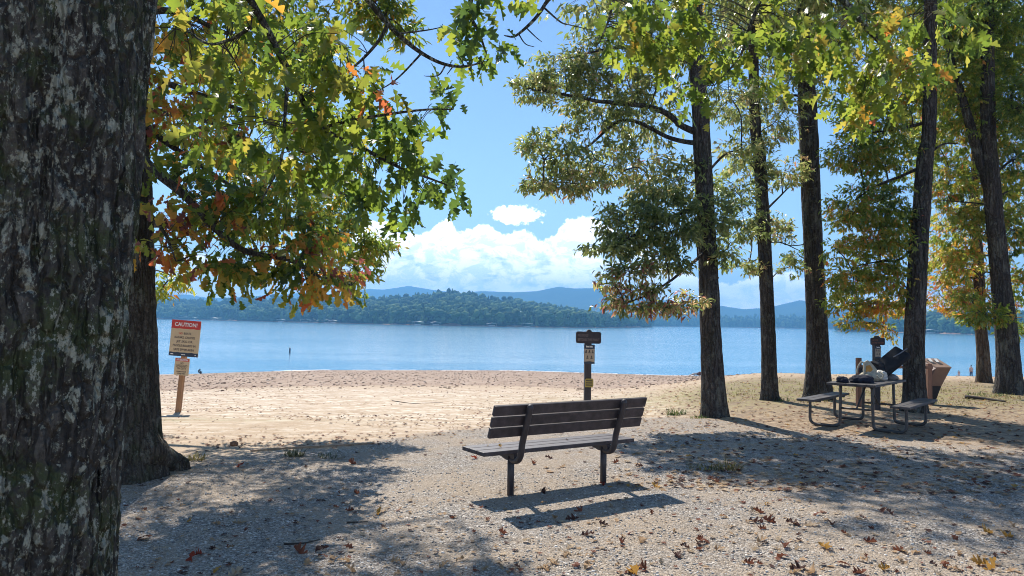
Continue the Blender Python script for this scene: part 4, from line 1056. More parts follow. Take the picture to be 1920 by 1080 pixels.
for q in (pc, pc2):
    for y_ in (.9, -.9): m = MB(); m.tube([on(q, 0, y_ * (ph if q is pc else ph2) * .98, .005), on(q, 0, y_ * (ph if q is pc else ph2) * .98, .014)], .008, 8); obj('bolt', m.geo(), M_BOLT, cs)

# ------------------------------------------------------------------ dog signs (two)
def dog_sign(base_px, d, top_py, board_px, panel_px, label, yellow=None, wood=M_POST, txt=M_BOARDTXT, pr=6.2):
    b = P(base_px, 760, d); b[2] = ground_z(b[0], b[1]); k = d / FPX
    s = thing('dog_rule_sign', b, label, 'sign', 'brown beach rule signs on posts')
    X_, Z_ = np.array([1.0, 0, 0]), np.array([0, 0, 1.0]); N_ = np.array([0, -1.0, 0])
    X_ = unit(np.array([1.0, .05, -.012])); N_ = np.cross(X_, Z_)
    top = P(base_px, top_py, d)[2]; r = pr * k
    ht = top - b[2]
    m = MB()
    out = [(-r, -.25), (r, -.25), (r, ht - .03), (r * .5, ht), (-r * .1, ht), (-r, ht - r * 1.3)]
    m.prism(out, b, X_, Z_, r * 1.7)
    obj('post', m.geo(), wood, s)
    x0, y0, x1, y1 = board_px
    c = P((x0 + x1) / 2, (y0 + y1) / 2, d - r * .85 - .03); w, h = (x1 - x0) * k / 2, (y1 - y0) * k / 2
    rr = min(.05, h * .35); ol = []
    for cx_, cy_, a0 in ((w - rr, -h + rr, -90), (w - rr, h - rr, 0), (-w + rr, h - rr, 90), (-w + rr, -h + rr, 180)):
        ol += [(cx_ + rr * math.cos(R(a0 + a)), cy_ + rr * math.sin(R(a0 + a))) for a in (0, 30, 60, 90)]
    bd = obj('board', prm(c, X_, Z_, ol, .04), M_BOARD, s)
    m = MB()
    text_on(m, 'NO DOGS', c + N_ * .020, X_, Z_, -w * .45, h * .36, h * .62, width=w * .82, bold=.001, eps=.003)
    obj('lettering', m.geo(), txt, bd); m = MB()
    text_on(m, 'BEYOND THIS POINT', c + N_ * .020, X_, Z_, 0, -h * .38, h * .62, width=w * 1.72, bold=.001, eps=.003)
    obj('lettering', m.geo(), txt, bd)
    x0, y0, x1, y1 = panel_px
    c = P((x0 + x1) / 2, (y0 + y1) / 2, d - r * .85 - .012); w, h = (x1 - x0) * k / 2, (y1 - y0) * k / 2
    pn = obj('rule_panel', prm(c, X_, Z_, rect(-w, -h, w, h), .012), M_NAVY, s)
    obj('rule_sheet', prm(c + N_ * .007, X_, Z_, [(-w * .95, -h * .78), (w * .1, -h * .72), (w * .95, -h * .80), (w * .95, h * .60), (w * .1, h * .52), (-w * .95, h * .58)], .003), M_TANPANEL, pn)
    m = MB()
    text_on(m, 'Beach Rules', c + N_ * .007, X_, Z_, 0, h * .80, h * .22, width=w * 1.2, bold=.003, eps=.002)
    obj('heading_lettering', m.geo(), M_WHITE, pn)
    m = MB()
    for (ix, iy, kind) in [(-.62, .32, 0), (0, .32, 1), (.62, .32, 2), (-.36, -.26, 1), (.40, -.26, 0)]:
        o = c + N_ * .0095 + X_ * ix * w + Z_ * iy * h
        m = MB()
        # small pictogram: figure over a line of text
        m.prism([(-.16 * w, -.10 * h), (.05 * w, -.08 * h), (.18 * w, -.12 * h), (.10 * w, .02 * h), (.14 * w, .10 * h), (-.02 * w, .13 * h), (-.10 * w, .04 * h)] if kind != 2 else [(-.08 * w, -.12 * h), (.08 * w, -.12 * h), (.06 * w, .12 * h), (-.06 * w, .12 * h)], o, X_, Z_, .002)
        m.prism(rect(-.2 * w, -.20 * h, .2 * w, -.12 * h), o - Z_ * 0, X_, Z_, .0025)
        obj('pictogram', m.geo(), M_INK, pn)
    if yellow:
        x0, y0, x1, y1 = yellow
        c = P((x0 + x1) / 2, (y0 + y1) / 2, d - r * .85 - .012); w, h = (x1 - x0) * k / 2, (y1 - y0) * k / 2
        yp = obj('yellow_panel', prm(c, X_, Z_, [(-w, -h), (w * .8, -h), (w, -h * .6), (w, h * .8), (w * .85, h), (-w * .7, h), (-w, h * .7)], .012), M_YELLOW, s)
        for i in range(3): m = MB(); m.prism(rect(-w * .82, -h * .1, w * .75, h * .12), c + N_ * .007 + Z_ * h * (.5 - .5 * i), X_, Z_, .003); obj('text_bar', m.geo(), M_INK, yp)
    m = MB()
    for x_, y_ in ((.0, .012),): m.tube([c, c + N_ * .002], .004, 6)
    return s
dog_sign(1101, 16.5, 618, (1080, 622, 1127, 644), (1095, 646.5, 1115, 682), 'brown no dogs sign post behind the bench, with a small yellow plate low on it', yellow=(1097, 710, 1112.5, 726))
dog_sign(1643.5, 15.2, 630, (1632.5, 633.5, 1658.5, 647), (1640.5, 649, 1651.5, 671.5), 'brown no dogs sign post seen above the picnic table, without a yellow plate', pr=5.2, txt=rough_mat('rust_lettering', (.22, .10, .06), .7, .2, 20, .1, .001, .3))

# ------------------------------------------------------------------ timber rail behind the table
M_RAILW = rough_mat('weathered_red_timber', (.24, .135, .095), .85, .3, 12, .5, .004, .3, stretch=(1, 1, .25))
dR = 15.8
b = P(1612, 760, dR); b[2] = ground_z(b[0], b[1])
fence = thing('timber_rail', b, 'low reddish timber post and rail behind the picnic table', 'fence')
for px_, tpy in ((1610, 671), (1742, 682)):
    q = P(px_, 700, dR + (px_ - 1610) * .004); zt = P(px_, tpy, q[1])[2]; g0 = ground_z(q[0], q[1])
    m = MB(); m.box([q[0], q[1], (zt + g0 - .2) / 2], I3, (.047, .047, (zt - g0 + .2) / 2), .008)
    obj('post', m.geo(), M_RAILW, fence)
q0, q1 = P(1612, 687, dR), P(1741, 688.5, dR + .53)
ex = unit(q1 - q0); m = MB(); m.box((q0 + q1) / 2 - np.array([0, .066, 0]), [ex, np.cross(Zu, ex), np.cross(ex, np.cross(Zu, ex))], (np.linalg.norm(q1 - q0) / 2 + .06, .018, .032), .005)
obj('rail', m.geo(), M_RAILW, fence)

# ------------------------------------------------------------------ picnic table
M_TPLANK = rough_mat('grey_table_plank', (.062, .055, .055), .6, .35, 8, .4, .003, .5)
M_TPIPE = rough_mat('grey_steel_tube', (.075, .072, .072), .5, .3, 16, .3, .002, .5, metal=.3)
ta = unit(np.array([.66, .75, 0])); tpn = unit(np.array([.75, -.66, 0]))
tc = P(1627, 748, 12.5); tc[2] = ground_z(tc[0], tc[1])
table = thing('picnic_table', tc, 'grey picnic table with attached plank seats on a bent steel tube frame under the oaks', 'picnic table')
def tb(a, p, z): return tc + ta * a + tpn * p + Zu * z
for i in range(5):
    m = MB(); m.box(tb(0, -.30 + .15 * i, .735), [ta, -tpn, Zu], (.92, .071, .019), .005); obj('top_plank', m.geo(), M_TPLANK, table)
for s in (-1, 1):
    for i in (0, 1):
        m = MB(); m.box(tb(0, s * (.64 + .145 * i), .435), [ta, -tpn, Zu], (.92, .069, .019), .005); obj('seat_plank', m.geo(), M_TPLANK, table)
for a in (-.62, .62):
    for s in (-1, 1):
        m = MB(); m.tube(smooth_curve([tb(a, s * .24, .715), tb(a, s * .25, .3), tb(a, s * .26, .08), tb(a, s * .33, .03), tb(a, s * .5, .028), tb(a, s * .66, .03), tb(a, s * .73, .09), tb(a, s * .735, .25), tb(a, s * .735, .415)], 5), .024, 10)
        obj('leg', m.geo(), M_TPIPE, table, smooth=True)
    for y0_, y1_, z_ in ((-.30, .30, .705), (.56, .86, .408), (-.56, -.86, .408), (-.25, .25, .33)):
        m = MB(); m.tube([tb(a, y0_, z_), tb(a, y1_, z_)], .017, 8); obj('cross_tube', m.geo(), M_TPIPE, table, smooth=True)
    m = MB(); m.tube([tb(a * .12, 0, .70), tb(a * .98, 0, .33)], .015, 8)
    obj('brace', m.geo(), M_TPIPE, table, smooth=True)

# things on the table
def crumple(c, rad, seed, amp=.25, sub=4, flat=.3, freq=3.0):
    v, f = ico(sub); q = v.copy()
    n = fbm(v * freq * .5 + seed, 4, seed) - .5; rdg = np.abs(2 * fbm(v * freq + seed * 2, 3, seed + 4) - 1)
    q = q * (1 + amp * 1.6 * n - amp * .9 * rdg)[:, None]
    q[:, 2] = np.where(q[:, 2] < -flat, -flat + (q[:, 2] + flat) * .05, q[:, 2])
    q = q * np.asarray(rad, float); q[:, 2] -= q[:, 2].min()
    return q + np.asarray(c, float), [tuple(x) for x in f]
M_CANVAS = rough_mat('cream_canvas', (.42, .38, .29), .85, .2, 14, .6, .006, .2)
M_ORANGE = rough_mat('orange_lining', (.50, .24, .06), .8, .2, 12, .4, .004, .2)
M_BLACK = rough_mat('black_fabric', (.012, .012, .015), .75, .4, 18, .6, .005, .35)
M_DBLUE = rough_mat('dark_navy_cloth', (.020, .022, .035), .85, .4, 14, .6, .006, .2)
M_PLASTIC = rough_mat('white_plastic_bag', (.55, .52, .47), .5, .2, 12, .6, .006, .4)
topz = .755
def on_table(px, py, d0=12.3):
    """point of the table top seen at a photo pixel"""
    r_ = ray(px, py); t_ = (tc[2] + topz - CAM[2]) / r_[2]; return CAM + r_ * t_
q = on_table(1636, 715); q = tb(.03, -.12, topz)
bagw = tb(.05, .02, topz)
bag = thing('canvas_bag', bagw, 'slumped cream canvas bag with an orange lining showing on the picnic table', 'bag')
obj('bag_body', crumple(bagw, (.19, .16, .11), 3, .35, flat=.45), M_CANVAS, bag, smooth=True)
fl0 = bagw + [-.02, .0, .10]
m = MB(); m.prism([(-.10, .0), (.02, -.02), (.12, .03), (.16, .10), (.04, .22), (-.02, .245), (-.09, .20)], fl0, unit(np.array([1, .2, -.1])), unit(np.array([.06, .2, 1])), .03)
obj('open_flap', m.geo(), M_CANVAS, bag)
m = MB(); m.prism([(-.06, .05), (.0, .0), (.07, .10), (.02, .17), (-.05, .15)], fl0 + [0, -.022, 0], unit(np.array([1, .2, -.1])), unit(np.array([.06, .2, 1])), .012)
obj('lining', m.geo(), M_ORANGE, bag)
m = MB(); m.tube(smooth_curve([fl0 + [-.09, -.02, .20], fl0 + [-.14, -.03, .21], fl0 + [-.20, -.04, .12], fl0 + [-.225, -.05, .02]], 6), .012, 6)
obj('strap', m.geo(), M_CANVAS, bag, smooth=True)
m = MB(); m.tube(smooth_curve([bagw + [.10, -.12, .16], bagw + [.13, -.2, .12], bagw + [.08, -.22, .05], bagw + [.02, -.2, .1]], 6), .012, 6)
obj('strap', m.geo(), M_CANVAS, bag, smooth=True)
wb = tb(.30, .12, topz)
wbag = tag(obj('plastic_bag', crumple(wb, (.11, .10, .12), 12, .4, flat=.5), M_PLASTIC, smooth=True, loc=wb), 'small crumpled pale bag tucked between the cream canvas bag and the black bag', 'bag')
kb = tb(.56, .02, topz)
black = thing('black_bag', kb, 'large black bag with a raised slanting flap at the far end of the table', 'bag')
obj('bag_body', crumple(kb + np.array([-.05, .05, 0]), (.27, .20, .20), 7, .25, flat=.5), M_BLACK, black, smooth=True)
rxk, ryk = unit(np.array([.78, .05, .62])), unit(np.array([-.30, .85, .38]))
m = MB(); m.box(kb + np.array([.20, -.02, .30]), [rxk, ryk, np.cross(rxk, ryk)], (.30, .17, .055), .03)
v_, f_ = m.geo(); obj('slanting_flap', (v_ + (fbm(v_ * 7, 3, 2) - .5)[:, None] * .03, f_), M_BLACK, black, smooth=True)
m = MB(); m.tube(smooth_curve([kb + [.16, -.2, .40], kb + [.28, -.2, .47], kb + [.40, -.19, .55]], 5), .010, 6)
M_PIPING = rough_mat('grey_piping', (.16, .16, .18), .6); obj('piping', m.geo(), M_PIPING, black, smooth=True)
m = MB(); m.tube(smooth_curve([kb + [-.33, -.05, .17], kb + [-.22, -.1, .29], kb + [-.05, -.1, .25]], 5), .018, 6)
obj('carry_strap', m.geo(), M_BLACK, black, smooth=True)
gb = tb(.66, .20, topz)
tag(obj('folded_cloth', crumple(gb, (.12, .10, .075), 22, .3, flat=.4), rough_mat('grey_cloth', (.20, .18, .17), .85), smooth=True, loc=gb), 'small grey folded cloth below the black bag flap', 'cloth')
c1 = tb(-.52, .06, topz); tag(obj('dark_jacket', crumple(c1, (.20, .15, .10), 31, .35, flat=.3), M_DBLUE, smooth=True, loc=c1), 'heap of dark navy cloth near the left end of the picnic table', 'jacket')
c2 = tb(-.74, -.18, topz); tag(obj('cloth_bundle', crumple(c2, (.11, .10, .075), 37, .4, flat=.35), M_DBLUE, smooth=True, loc=c2), 'small dark peaked lump at the left tip of the table', 'cloth')

# ------------------------------------------------------------------ litter bin
dB = 16.6
M_BIN = rough_mat('brown_bin_panel', (.20, .125, .095), .5, .12, 6, .15, .002, .45)
M_BINTOP = rough_mat('bin_lid', (.23, .15, .11), .5, .15, 8, .2, .002, .45)
M_BINBASE = rough_mat('bin_base', (.02, .02, .024), .6, .3, 10, .2, .002, .4)
bc = P(1745, 700, dB); bc[2] = ground_z(bc[0], bc[1])
binr = thing('litter_bin', bc, 'brown litter bin with a wide slanting top tapering to a narrow black base', 'litter bin')
BK = np.array([-.30, .62, 0])
tN, tR = P(1755.5, 690.5, 16.3), P(1783, 690.5, 16.3)
tK, tL = P(1757, 674.5, 16.95), P(1729, 674.5, 16.95)
mN, mR = P(1736, 724, 16.45), P(1765, 724, 16.45); mK, mL = mR + BK * .62, mN + BK * .62
gN, gR = P(1726, 748, 16.55), P(1751, 748, 16.55)
for q in (gN, gR): q[2] = ground_z(q[0], q[1]) - .03
gK, gL = gR + BK * .4, gN + BK * .4
HEX = [(3, 2, 1, 0), (4, 5, 6, 7), (0, 1, 5, 4), (1, 2, 6, 5), (2, 3, 7, 6), (3, 0, 4, 7)]
obj('base', (np.array([gN, gR, gK, gL, mN, mR, mK, mL]), HEX), M_BINBASE, binr)
up_ = Zu * .003
obj('body', (np.array([mN, mR, mK, mL] + np.array([0, -.004, .003])).tolist() + [tN, tR, tK, tL], HEX), M_BIN, binr)
ln = unit(np.cross(tR - tN, tL - tN))
ctr = (tN + tR + tK + tL) / 4
lo = [ctr + (q - ctr) * 1.04 + ln * .003 for q in (tN, tR, tK, tL)]; hi = [q + ln * .025 for q in lo]
lid = obj('lid', (np.array(lo + hi), HEX), M_BINTOP, binr)
la, lb = tR - tN, tL - tN; l0 = hi[0]
for u0, v0 in ((.22, .55), (.60, .50)):
    q = [l0 + la * (u0 + du) * 1.04 + lb * (v0 + dv) * 1.04 + ln * .004 for du, dv in ((-.10, -.20), (.12, -.22), (.12, .22), (-.10, .22))]
    obj('opening', (np.array(q + [x + ln * .006 for x in q]), HEX), M_BINBASE, lid)
    q = [l0 + la * (u0 + du) * 1.04 + lb * (v0 + dv) * 1.04 + ln * h_ for du, dv, h_ in ((-.08, .02, .012), (.10, .0, .012), (.10, .20, .05), (-.08, .20, .05))]
    obj('flap', (np.array(q + [x + ln * .006 for x in q]), HEX), M_WHITE, lid)

# ------------------------------------------------------------------ buoy, driftwood, shore bits
bq = CAM + ray(543.3, 661.5) * ((WATER_Z - CAM[2]) / ray(543.3, 661.5)[2])
buoy = thing('marker_buoy', bq, 'small dark upright marker buoy with a white cap out on the water', 'buoy')
m = MB(); m.tube([bq + [0, 0, z] for z in (-.5, .0, .1, .5, .85)], [.10, .17, .14, .13, .12], 14); obj('float', m.geo(), rough_mat('navy_plastic', (.015, .03, .06), .5), buoy, smooth=True)
m = MB(); m.tube([bq + [0, 0, z] for z in (.852, .95, 1.03)], [.125, .125, .08], 14, round_end=True); obj('cap', m.geo(), M_WHITE, buoy, smooth=True)

def shore_pt(px, back=.4):
    r_ = ray(px, 700); dd = float(shoreD(r_[0])) - back; x_ = r_[0] * dd; return np.array([x_, dd, float(ground_z(x_, dd))])
q = shore_pt(373, 1.2)
st_ = thing('driftwood_stump', q, 'small dark broken stump at the water line right of the caution sign', 'driftwood')
m = MB(); m.tube(smooth_curve([q + [.18, 0, -.1], q + [.20, 0, .12], q + [.19, 0, .30]], 4), [.11, .11, .11, .10, .10, .10, .10, .09, .08], 9); m.tube(smooth_curve([q + [.16, .05, .0], q + [-.05, .02, .25], q + [-.02, 0, .36], q + [.16, 0, .48]], 4), [.05] * 4 + [.07] * 4 + [.08] * 4 + [.05], 8)
v_, f_ = m.geo(); obj('wood', (v_ + (fbm(v_ * 9, 3, 2) - .5)[:, None] * .08, f_), rough_mat('wet_wood', (.02, .02, .026), .6), st_)
q = shore_pt(1303, 1.5)
lg = thing('driftwood_log', q, 'pale driftwood log with reddish end beside the water, left of the bench oak', 'driftwood')
m = MB(); m.tube(smooth_curve([q + [-.75, 0, .0], q + [-.3, 0, .16], q + [.2, 0, .26]], 6), [.06] * 6 + [.12] * 6 + [.13], 9); v_, f_ = m.geo()
obj('bole', (v_ + (fbm(v_ * 5, 3, 2) - .5)[:, None] * .08, f_), rough_mat('bleached_wood', (.60, .54, .47), .8), lg)
m = MB(); m.tube(smooth_curve([q + [.22, 0, .20], q + [.5, 0, .3], q + [.8, 0, .2]], 6), [.13] * 6 + [.2] * 6 + [.08], 9); v_, f_ = m.geo()
obj('broken_root', (v_ + (fbm(v_ * 4, 3, 2) - .5)[:, None] * .2, f_), rough_mat('red_brown_wood', (.20, .11, .085), .8), lg)

# ------------------------------------------------------------------ two people by the water
SKIN = rough_mat('skin', (.42, .25, .18), .6, .06, 8, .1, .002, .35)
def skinned(name, J, E, rads, mat, parent, sub=2):
    me = bpy.data.meshes.new(name); me.from_pydata([tuple(j) for j in J], E, []); me.update()
    o = bpy.data.objects.new(name, me); COL.objects.link(o)
    o.modifiers.new('skin', 'SKIN'); 
    if not me.skin_vertices: return None
    for i, r_ in enumerate(rads): me.skin_vertices[0].data[i].radius = (r_, r_) if not isinstance(r_, tuple) else r_
    me.skin_vertices[0].data[0].use_root = True
    o.modifiers.new('sub', 'SUBSURF').levels = sub
    dg = bpy.context.evaluated_depsgraph_get(); ev = bpy.data.meshes.new_from_object(o.evaluated_get(dg))
    v = np.array([q.co[:] for q in ev.vertices]); f = [tuple(q.vertices) for q in ev.polygons]
    bpy.data.objects.remove(o); bpy.data.meshes.remove(me); bpy.data.meshes.remove(ev)
    return obj(name, (v, f), mat, parent, smooth=True)

def person(base, H, label, parts, face=R(0), stance=.06):
    """standing figure, back to the viewer; parts = list of (name, material, kind)"""
    s = H / 1.75; c, sn = math.cos(face), math.sin(face)
    def Q(x, y, z): return np.asarray(base) + np.array([(x * c - y * sn) * s, (x * sn + y * c) * s, z * s])
    root = thing('person', base, label, 'person')
    J = [Q(0, 0, .94), Q(0, .01, 1.12), Q(0, 0, 1.32), Q(0, 0, 1.47), Q(0, .01, 1.54), Q(0, .02, 1.62), Q(0, .02, 1.70)]
    r = [(.155, .11), (.135, .095), (.165, .105), (.085, .07), .05, (.072, .09), (.06, .075)]; E = [(0, 1), (1, 2), (2, 3), (3, 4), (4, 5), (5, 6)]
    for sg in (-1, 1):
        n = len(J); J += [Q(sg * .09, 0, .86), Q(sg * (.10 + stance * .4), .01, .48), Q(sg * (.10 + stance), -.01, .09), Q(sg * (.11 + stance), .10, .035), Q(sg * (.115 + stance), .19, .03)]
        r += [.085, .055, .038, .042, .03]; E += [(0, n), (n, n + 1), (n + 1, n + 2), (n + 2, n + 3), (n + 3, n + 4)]
        n = len(J); J += [Q(sg * .17, 0, 1.41), Q(sg * .225, -.01, 1.12), Q(sg * .235, .05, .88), Q(sg * .235, .065, .82)]
        r += [.052, .040, .028, (.02, .036)]; E += [(2, n), (n, n + 1), (n + 1, n + 2), (n + 2, n + 3)]
        w = n + 3
        for i, (fx, fl) in enumerate([(-.025, .075), (-.008, .085), (.010, .08), (.026, .062)]):
            m_ = len(J); J += [Q(sg * .237, .065 + fx, .785), Q(sg * .232, .07 + fx, .785 - fl * .5), Q(sg * .222, .074 + fx, .785 - fl)]; r += [.009, .008, .007]; E += [(w, m_), (m_, m_ + 1), (m_ + 1, m_ + 2)]
        m_ = len(J); J += [Q(sg * .215, .10, .81), Q(sg * .205, .115, .775)]; r += [.010, .008]; E += [(w, m_), (m_, m_ + 1)]
    rs = [tuple(a * s for a in q) if isinstance(q, tuple) else q * s for q in r]
    skinned('body', J, E, rs, SKIN, root)
    for name, mat, kind in parts:
        if kind == 'top':
            JJ = [Q(0, 0, .96), Q(0, .01, 1.12), Q(0, 0, 1.32), Q(0, 0, 1.46)]; rr = [(.172, .128), (.152, .115), (.18, .122), (.09, .08)]; EE = [(0, 1), (1, 2), (2, 3)]
            for sg in (-1, 1): n = len(JJ); JJ += [Q(sg * .175, 0, 1.41), Q(sg * .218, -.01, 1.17)]; rr += [.066, .056]; EE += [(2, n), (n, n + 1)]
        elif kind == 'jeans':
            JJ = [Q(0, 0, .97), Q(0, 0, .90)]; rr = [(.165, .122), (.168, .122)]; EE = [(0, 1)]
            for sg in (-1, 1): n = len(JJ); JJ += [Q(sg * .09, 0, .83), Q(sg * (.10 + stance * .4), .01, .48), Q(sg * (.10 + stance), -.01, .07)]; rr += [.10, .073, .062]; EE += [(1, n), (n, n + 1), (n + 1, n + 2)]
        elif kind == 'dress':
            JJ = [Q(0, 0, 1.44), Q(0, 0, 1.30), Q(0, .01, 1.08), Q(0, 0, .85), Q(0, 0, .62)]; rr = [(.10, .085), (.178, .12), (.15, .112), (.20, .16), (.24, .2)]; EE = [(0, 1), (1, 2), (2, 3), (3, 4)]
        elif kind == 'hair':
            JJ = [Q(0, -.02, 1.745), Q(0, -.03, 1.66), Q(0, -.045, 1.57), Q(0, -.05, 1.47)]; rr = [(.062, .07), (.088, .088), (.078, .06), (.06, .03)]; EE = [(0, 1), (1, 2), (2, 3)]
        elif kind == 'shorthair':
            JJ = [Q(0, -.01, 1.755), Q(0, -.03, 1.68), Q(0, -.045, 1.61)]; rr = [(.06, .07), (.086, .085), (.062, .04)]; EE = [(0, 1), (1, 2)]
        skinned(name, JJ, EE, [tuple(a * s for a in q) if isinstance(q, tuple) else q * s for q in rr], mat, root)
    return root
HAIR = rough_mat('dark_hair', (.015, .013, .013), .5)
def on_beach(px, py_head, py_foot, H):
    k = FPX * H / (py_foot - py_head); r_ = ray(px, py_foot)
    p_ = CAM + r_ * k; return p_
p1 = on_beach(1821, 684, 708.5, 1.7); p2 = on_beach(1798, 695.5, 710, 1.02)
for p_ in (p1, p2): p_[2] = float(ground_z(p_[0], p_[1]))
person(p1, 1.72, 'adult in a pale top and blue jeans standing with back turned by the water', [('shirt', rough_mat('pale_shirt', (.62, .48, .42), .8), 'top'), ('jeans', rough_mat('blue_denim', (.06, .085, .16), .8), 'jeans'), ('hair', HAIR, 'shorthair')])
person(p2, 1.05, 'small child in pale pink standing at the water edge, dark hair', [('dress', rough_mat('pink_cloth', (.66, .42, .34), .8), 'dress'), ('hair', HAIR, 'hair')], stance=.02)
# ------------------------------------------------------------------ boathouses, docks, houses on the far shore
M_ROOFW = rough_mat('pale_metal_roof', (.62, .60, .58), .5, .15, .4, .1, .02, .5)
M_ROOFG = rough_mat('green_roof', (.08, .20, .14), .6, .15, .4, .1, .02, .4)
M_ROOFD = rough_mat('dark_roof', (.10, .085, .08), .7, .2, .4, .1, .02, .3)
M_DECK = rough_mat('deck_boards', (.36, .30, .25), .8, .2, 1.0, .1, .02, .3)
M_WALLR = rough_mat('red_brown_wall', (.20, .11, .09), .8, .2, .5, .1, .02, .3)
M_WALLG = rough_mat('grey_blue_wall', (.10, .12, .17), .8, .2, .5, .1, .02, .3)
M_GLASS = rough_mat('far_window', (.05, .06, .08), .15, .2, .5, .0, .01, .6)
M_HULL = rough_mat('white_hull', (.74, .73, .72), .35, .06, .5, .0, .01, .6)
def far_pt(px, py=None, off=8.0):
    base = interp(br if px > 1570 else bl, px) if px < 1225 or px > 1570 else interp([(1120, 611), (1300, 612.5), (1560, 617)], px)
    D = 6.4 * FPX / (base - yh(px)) - off
    r_ = ray(px, base); return np.array([r_[0] * D, D, WATER_Z])
def axes(yaw): return np.array([math.cos(yaw), math.sin(yaw), 0]), np.array([-math.sin(yaw), math.cos(yaw), 0])
def boathouse(px, w, label, roof=M_ROOFW, h=4.0, dp=9.0, yaw=0, gable=1.1, off=10):
    c = far_pt(px, off=off); A, B = axes(yaw)
    t = thing('boathouse', c, label, 'boathouse', 'boathouses and docks along the far shore')
    m = MB(); m.box(c + Zu * .55, [A, B, Zu], (w / 2 + 1, dp / 2, .18), .03); obj('deck', m.geo(), M_DECK, t)
    for sa in (-1, 1):
        for sb in (-1, 1):
            m = MB(); m.tube([c + A * sa * w * .46 + B * sb * dp * .42 + Zu * z for z in (-2, h)], .16, 6); obj('post', m.geo(), M_DECK, t)
    e = .5; v = []
    for sb in (-1, 1):
        for (x, z) in ((-w / 2 - e, h), (0, h + gable), (w / 2 + e, h), (w / 2 + e, h - .18), (0, h + gable - .2), (-w / 2 - e, h - .18)): v.append(c + A * x + B * sb * (dp / 2 + e) + Zu * z)
    k = 6; f = [tuple(range(k)), tuple(range(2 * k - 1, k - 1, -1))] + [(i, k + i, k + (i + 1) % k, (i + 1) % k) for i in range(k)]
    obj('roof', (np.array(v), f), roof, t)
    m = MB(); m.prism([(-w * .3, .3), (w * .28, .3), (w * .34, 1.1), (-w * .32, 1.0)], c + B * -.5 + Zu * .35, A, Zu, 1.8); obj('moored_hull', m.geo(), M_HULL, t)
    return t
def dock(px, w, label, off=12):
    c = far_pt(px, off=off); A, B = axes(rng.normal() * .2)
    t = thing('dock', c, label, 'dock', 'boathouses and docks along the far shore')
    m = MB(); m.box(c + Zu * .5, [A, B, Zu], (w / 2, 1.6, .15), .03); obj('deck', m.geo(), M_DECK, t)
    m = MB(); m.box(c + A * w * .3 + B * 5.3 + Zu * .5, [A, B, Zu], (1.2, 3.6, .14), .03); obj('gangway', m.geo(), M_DECK, t)
    for x in np.linspace(-.45, .45, 4): m = MB(); m.tube([c + A * x * w - B * 1.3 + Zu * z for z in (-2, 1.3)], .16, 6); obj('pile', m.geo(), M_DECK, t)
def house(px, up, back, w, label, wall, roof, h=6.0, dp=9.0, yaw=.2):
    c = far_pt(px, off=-back); c = c + Zu * up; A, B = axes(yaw)
    t = thing('house', c, label, 'house')
    m = MB(); m.box(c + Zu * (h / 2 - 3), [A, B, Zu], (w / 2, dp / 2, h / 2 + 3), 0); wl = obj('wall', m.geo(), wall, t)
    v = []; e = .8; g = 3.0
    for sb in (-1, 1):
        for (x, z) in ((-w / 2 - e, h), (0, h + g), (w / 2 + e, h), (w / 2 + e, h - .3), (0, h + g - .35), (-w / 2 - e, h - .3)): v.append(c + A * x + B * sb * (dp / 2 + e) + Zu * z)
    k = 6; f = [tuple(range(k)), tuple(range(2 * k - 1, k - 1, -1))] + [(i, k + i, k + (i + 1) % k, (i + 1) % k) for i in range(k)]
    obj('roof', (np.array(v), f), roof, t)
    for x in (-.28, .02, .3):
        m = MB(); m.box(c + A * x * w - B * (dp / 2 + .03) + Zu * h * .55, [A, B, Zu], (1.1, .04, 1.0), 0); wn = obj('window', m.geo(), M_GLASS, t)
        m = MB(); m.box(c + A * x * w - B * (dp / 2 + .06) + Zu * (h * .55 - 1.12), [A, B, Zu], (1.3, .08, .09), 0); obj('sill', m.geo(), M_WHITE, wn)
for px, w, lab, rf in [(361, 13, 'green roofed boathouse just right of the caution sign', M_ROOFG), (401, 11, 'white roofed boathouse left of the far shore red clay strip', M_ROOFW), (527, 12, 'lone pale roofed boathouse between the clay strip and the house', M_ROOFW),
        (572, 14, 'pale flat roofed boathouse below the dark house', M_ROOFW), (589, 11, 'pale roofed boathouse in the middle of the dock cluster', M_ROOFW), (612, 12, 'pale roofed boathouse second from the right in the dock cluster', M_ROOFW), (624, 10, 'boathouse ending the dock cluster on the right by a red slip', M_ROOFW),
        (783, 12, 'boathouse left of the red clay bank below the hill', M_ROOFW), (817, 11, 'boathouse touching the red clay bank', M_ROOFW), (922, 12, 'boathouse near the middle of the wooded point', M_ROOFW), (988, 13, 'pale boathouse right of the second clay bank', M_ROOFW), (1165, 12, 'dark sided boathouse at the tip of the wooded point', M_ROOFD),
        (1745, 15, 'white roofed boathouse between the table trunk and the back trunk', M_ROOFW)]:
    boathouse(px, w, lab, rf, yaw=rng.normal() * .15, off=9 + rng.random() * 4, dp=8, gable=.7 + .5 * rng.random(), h=3.2 + rng.random())
for px, w, lab in [(298, 16, 'pale dock at the far left beside the trunk'), (384, 14, 'low dock between the two left boathouses'), (434, 18, 'long low dock left of the lone boathouse'), (550, 14, 'low dock at the left of the dock cluster'), (640, 10, 'short dock at the right tip of the cluster'), (741, 14, 'pale low dock on the middle of the shore'), (897, 16, 'low dock left of the middle boathouse'),
        (1145, 16, 'weathered dock at the end of the point'), (1192, 15, 'pale dock past the dark boathouse at the tip'), (1411, 14, 'tiny dock seen between the bench oak and the slender oak'), (1486, 16, 'tiny dock between the slender oak and the straight oak'), (1690, 14, 'low dock left of the table trunk')]:
    dock(px, w, lab)
house(567, 9, 45, 14, 'dark blue house with pale roof among trees above the docks', M_WALLG, M_ROOFW)
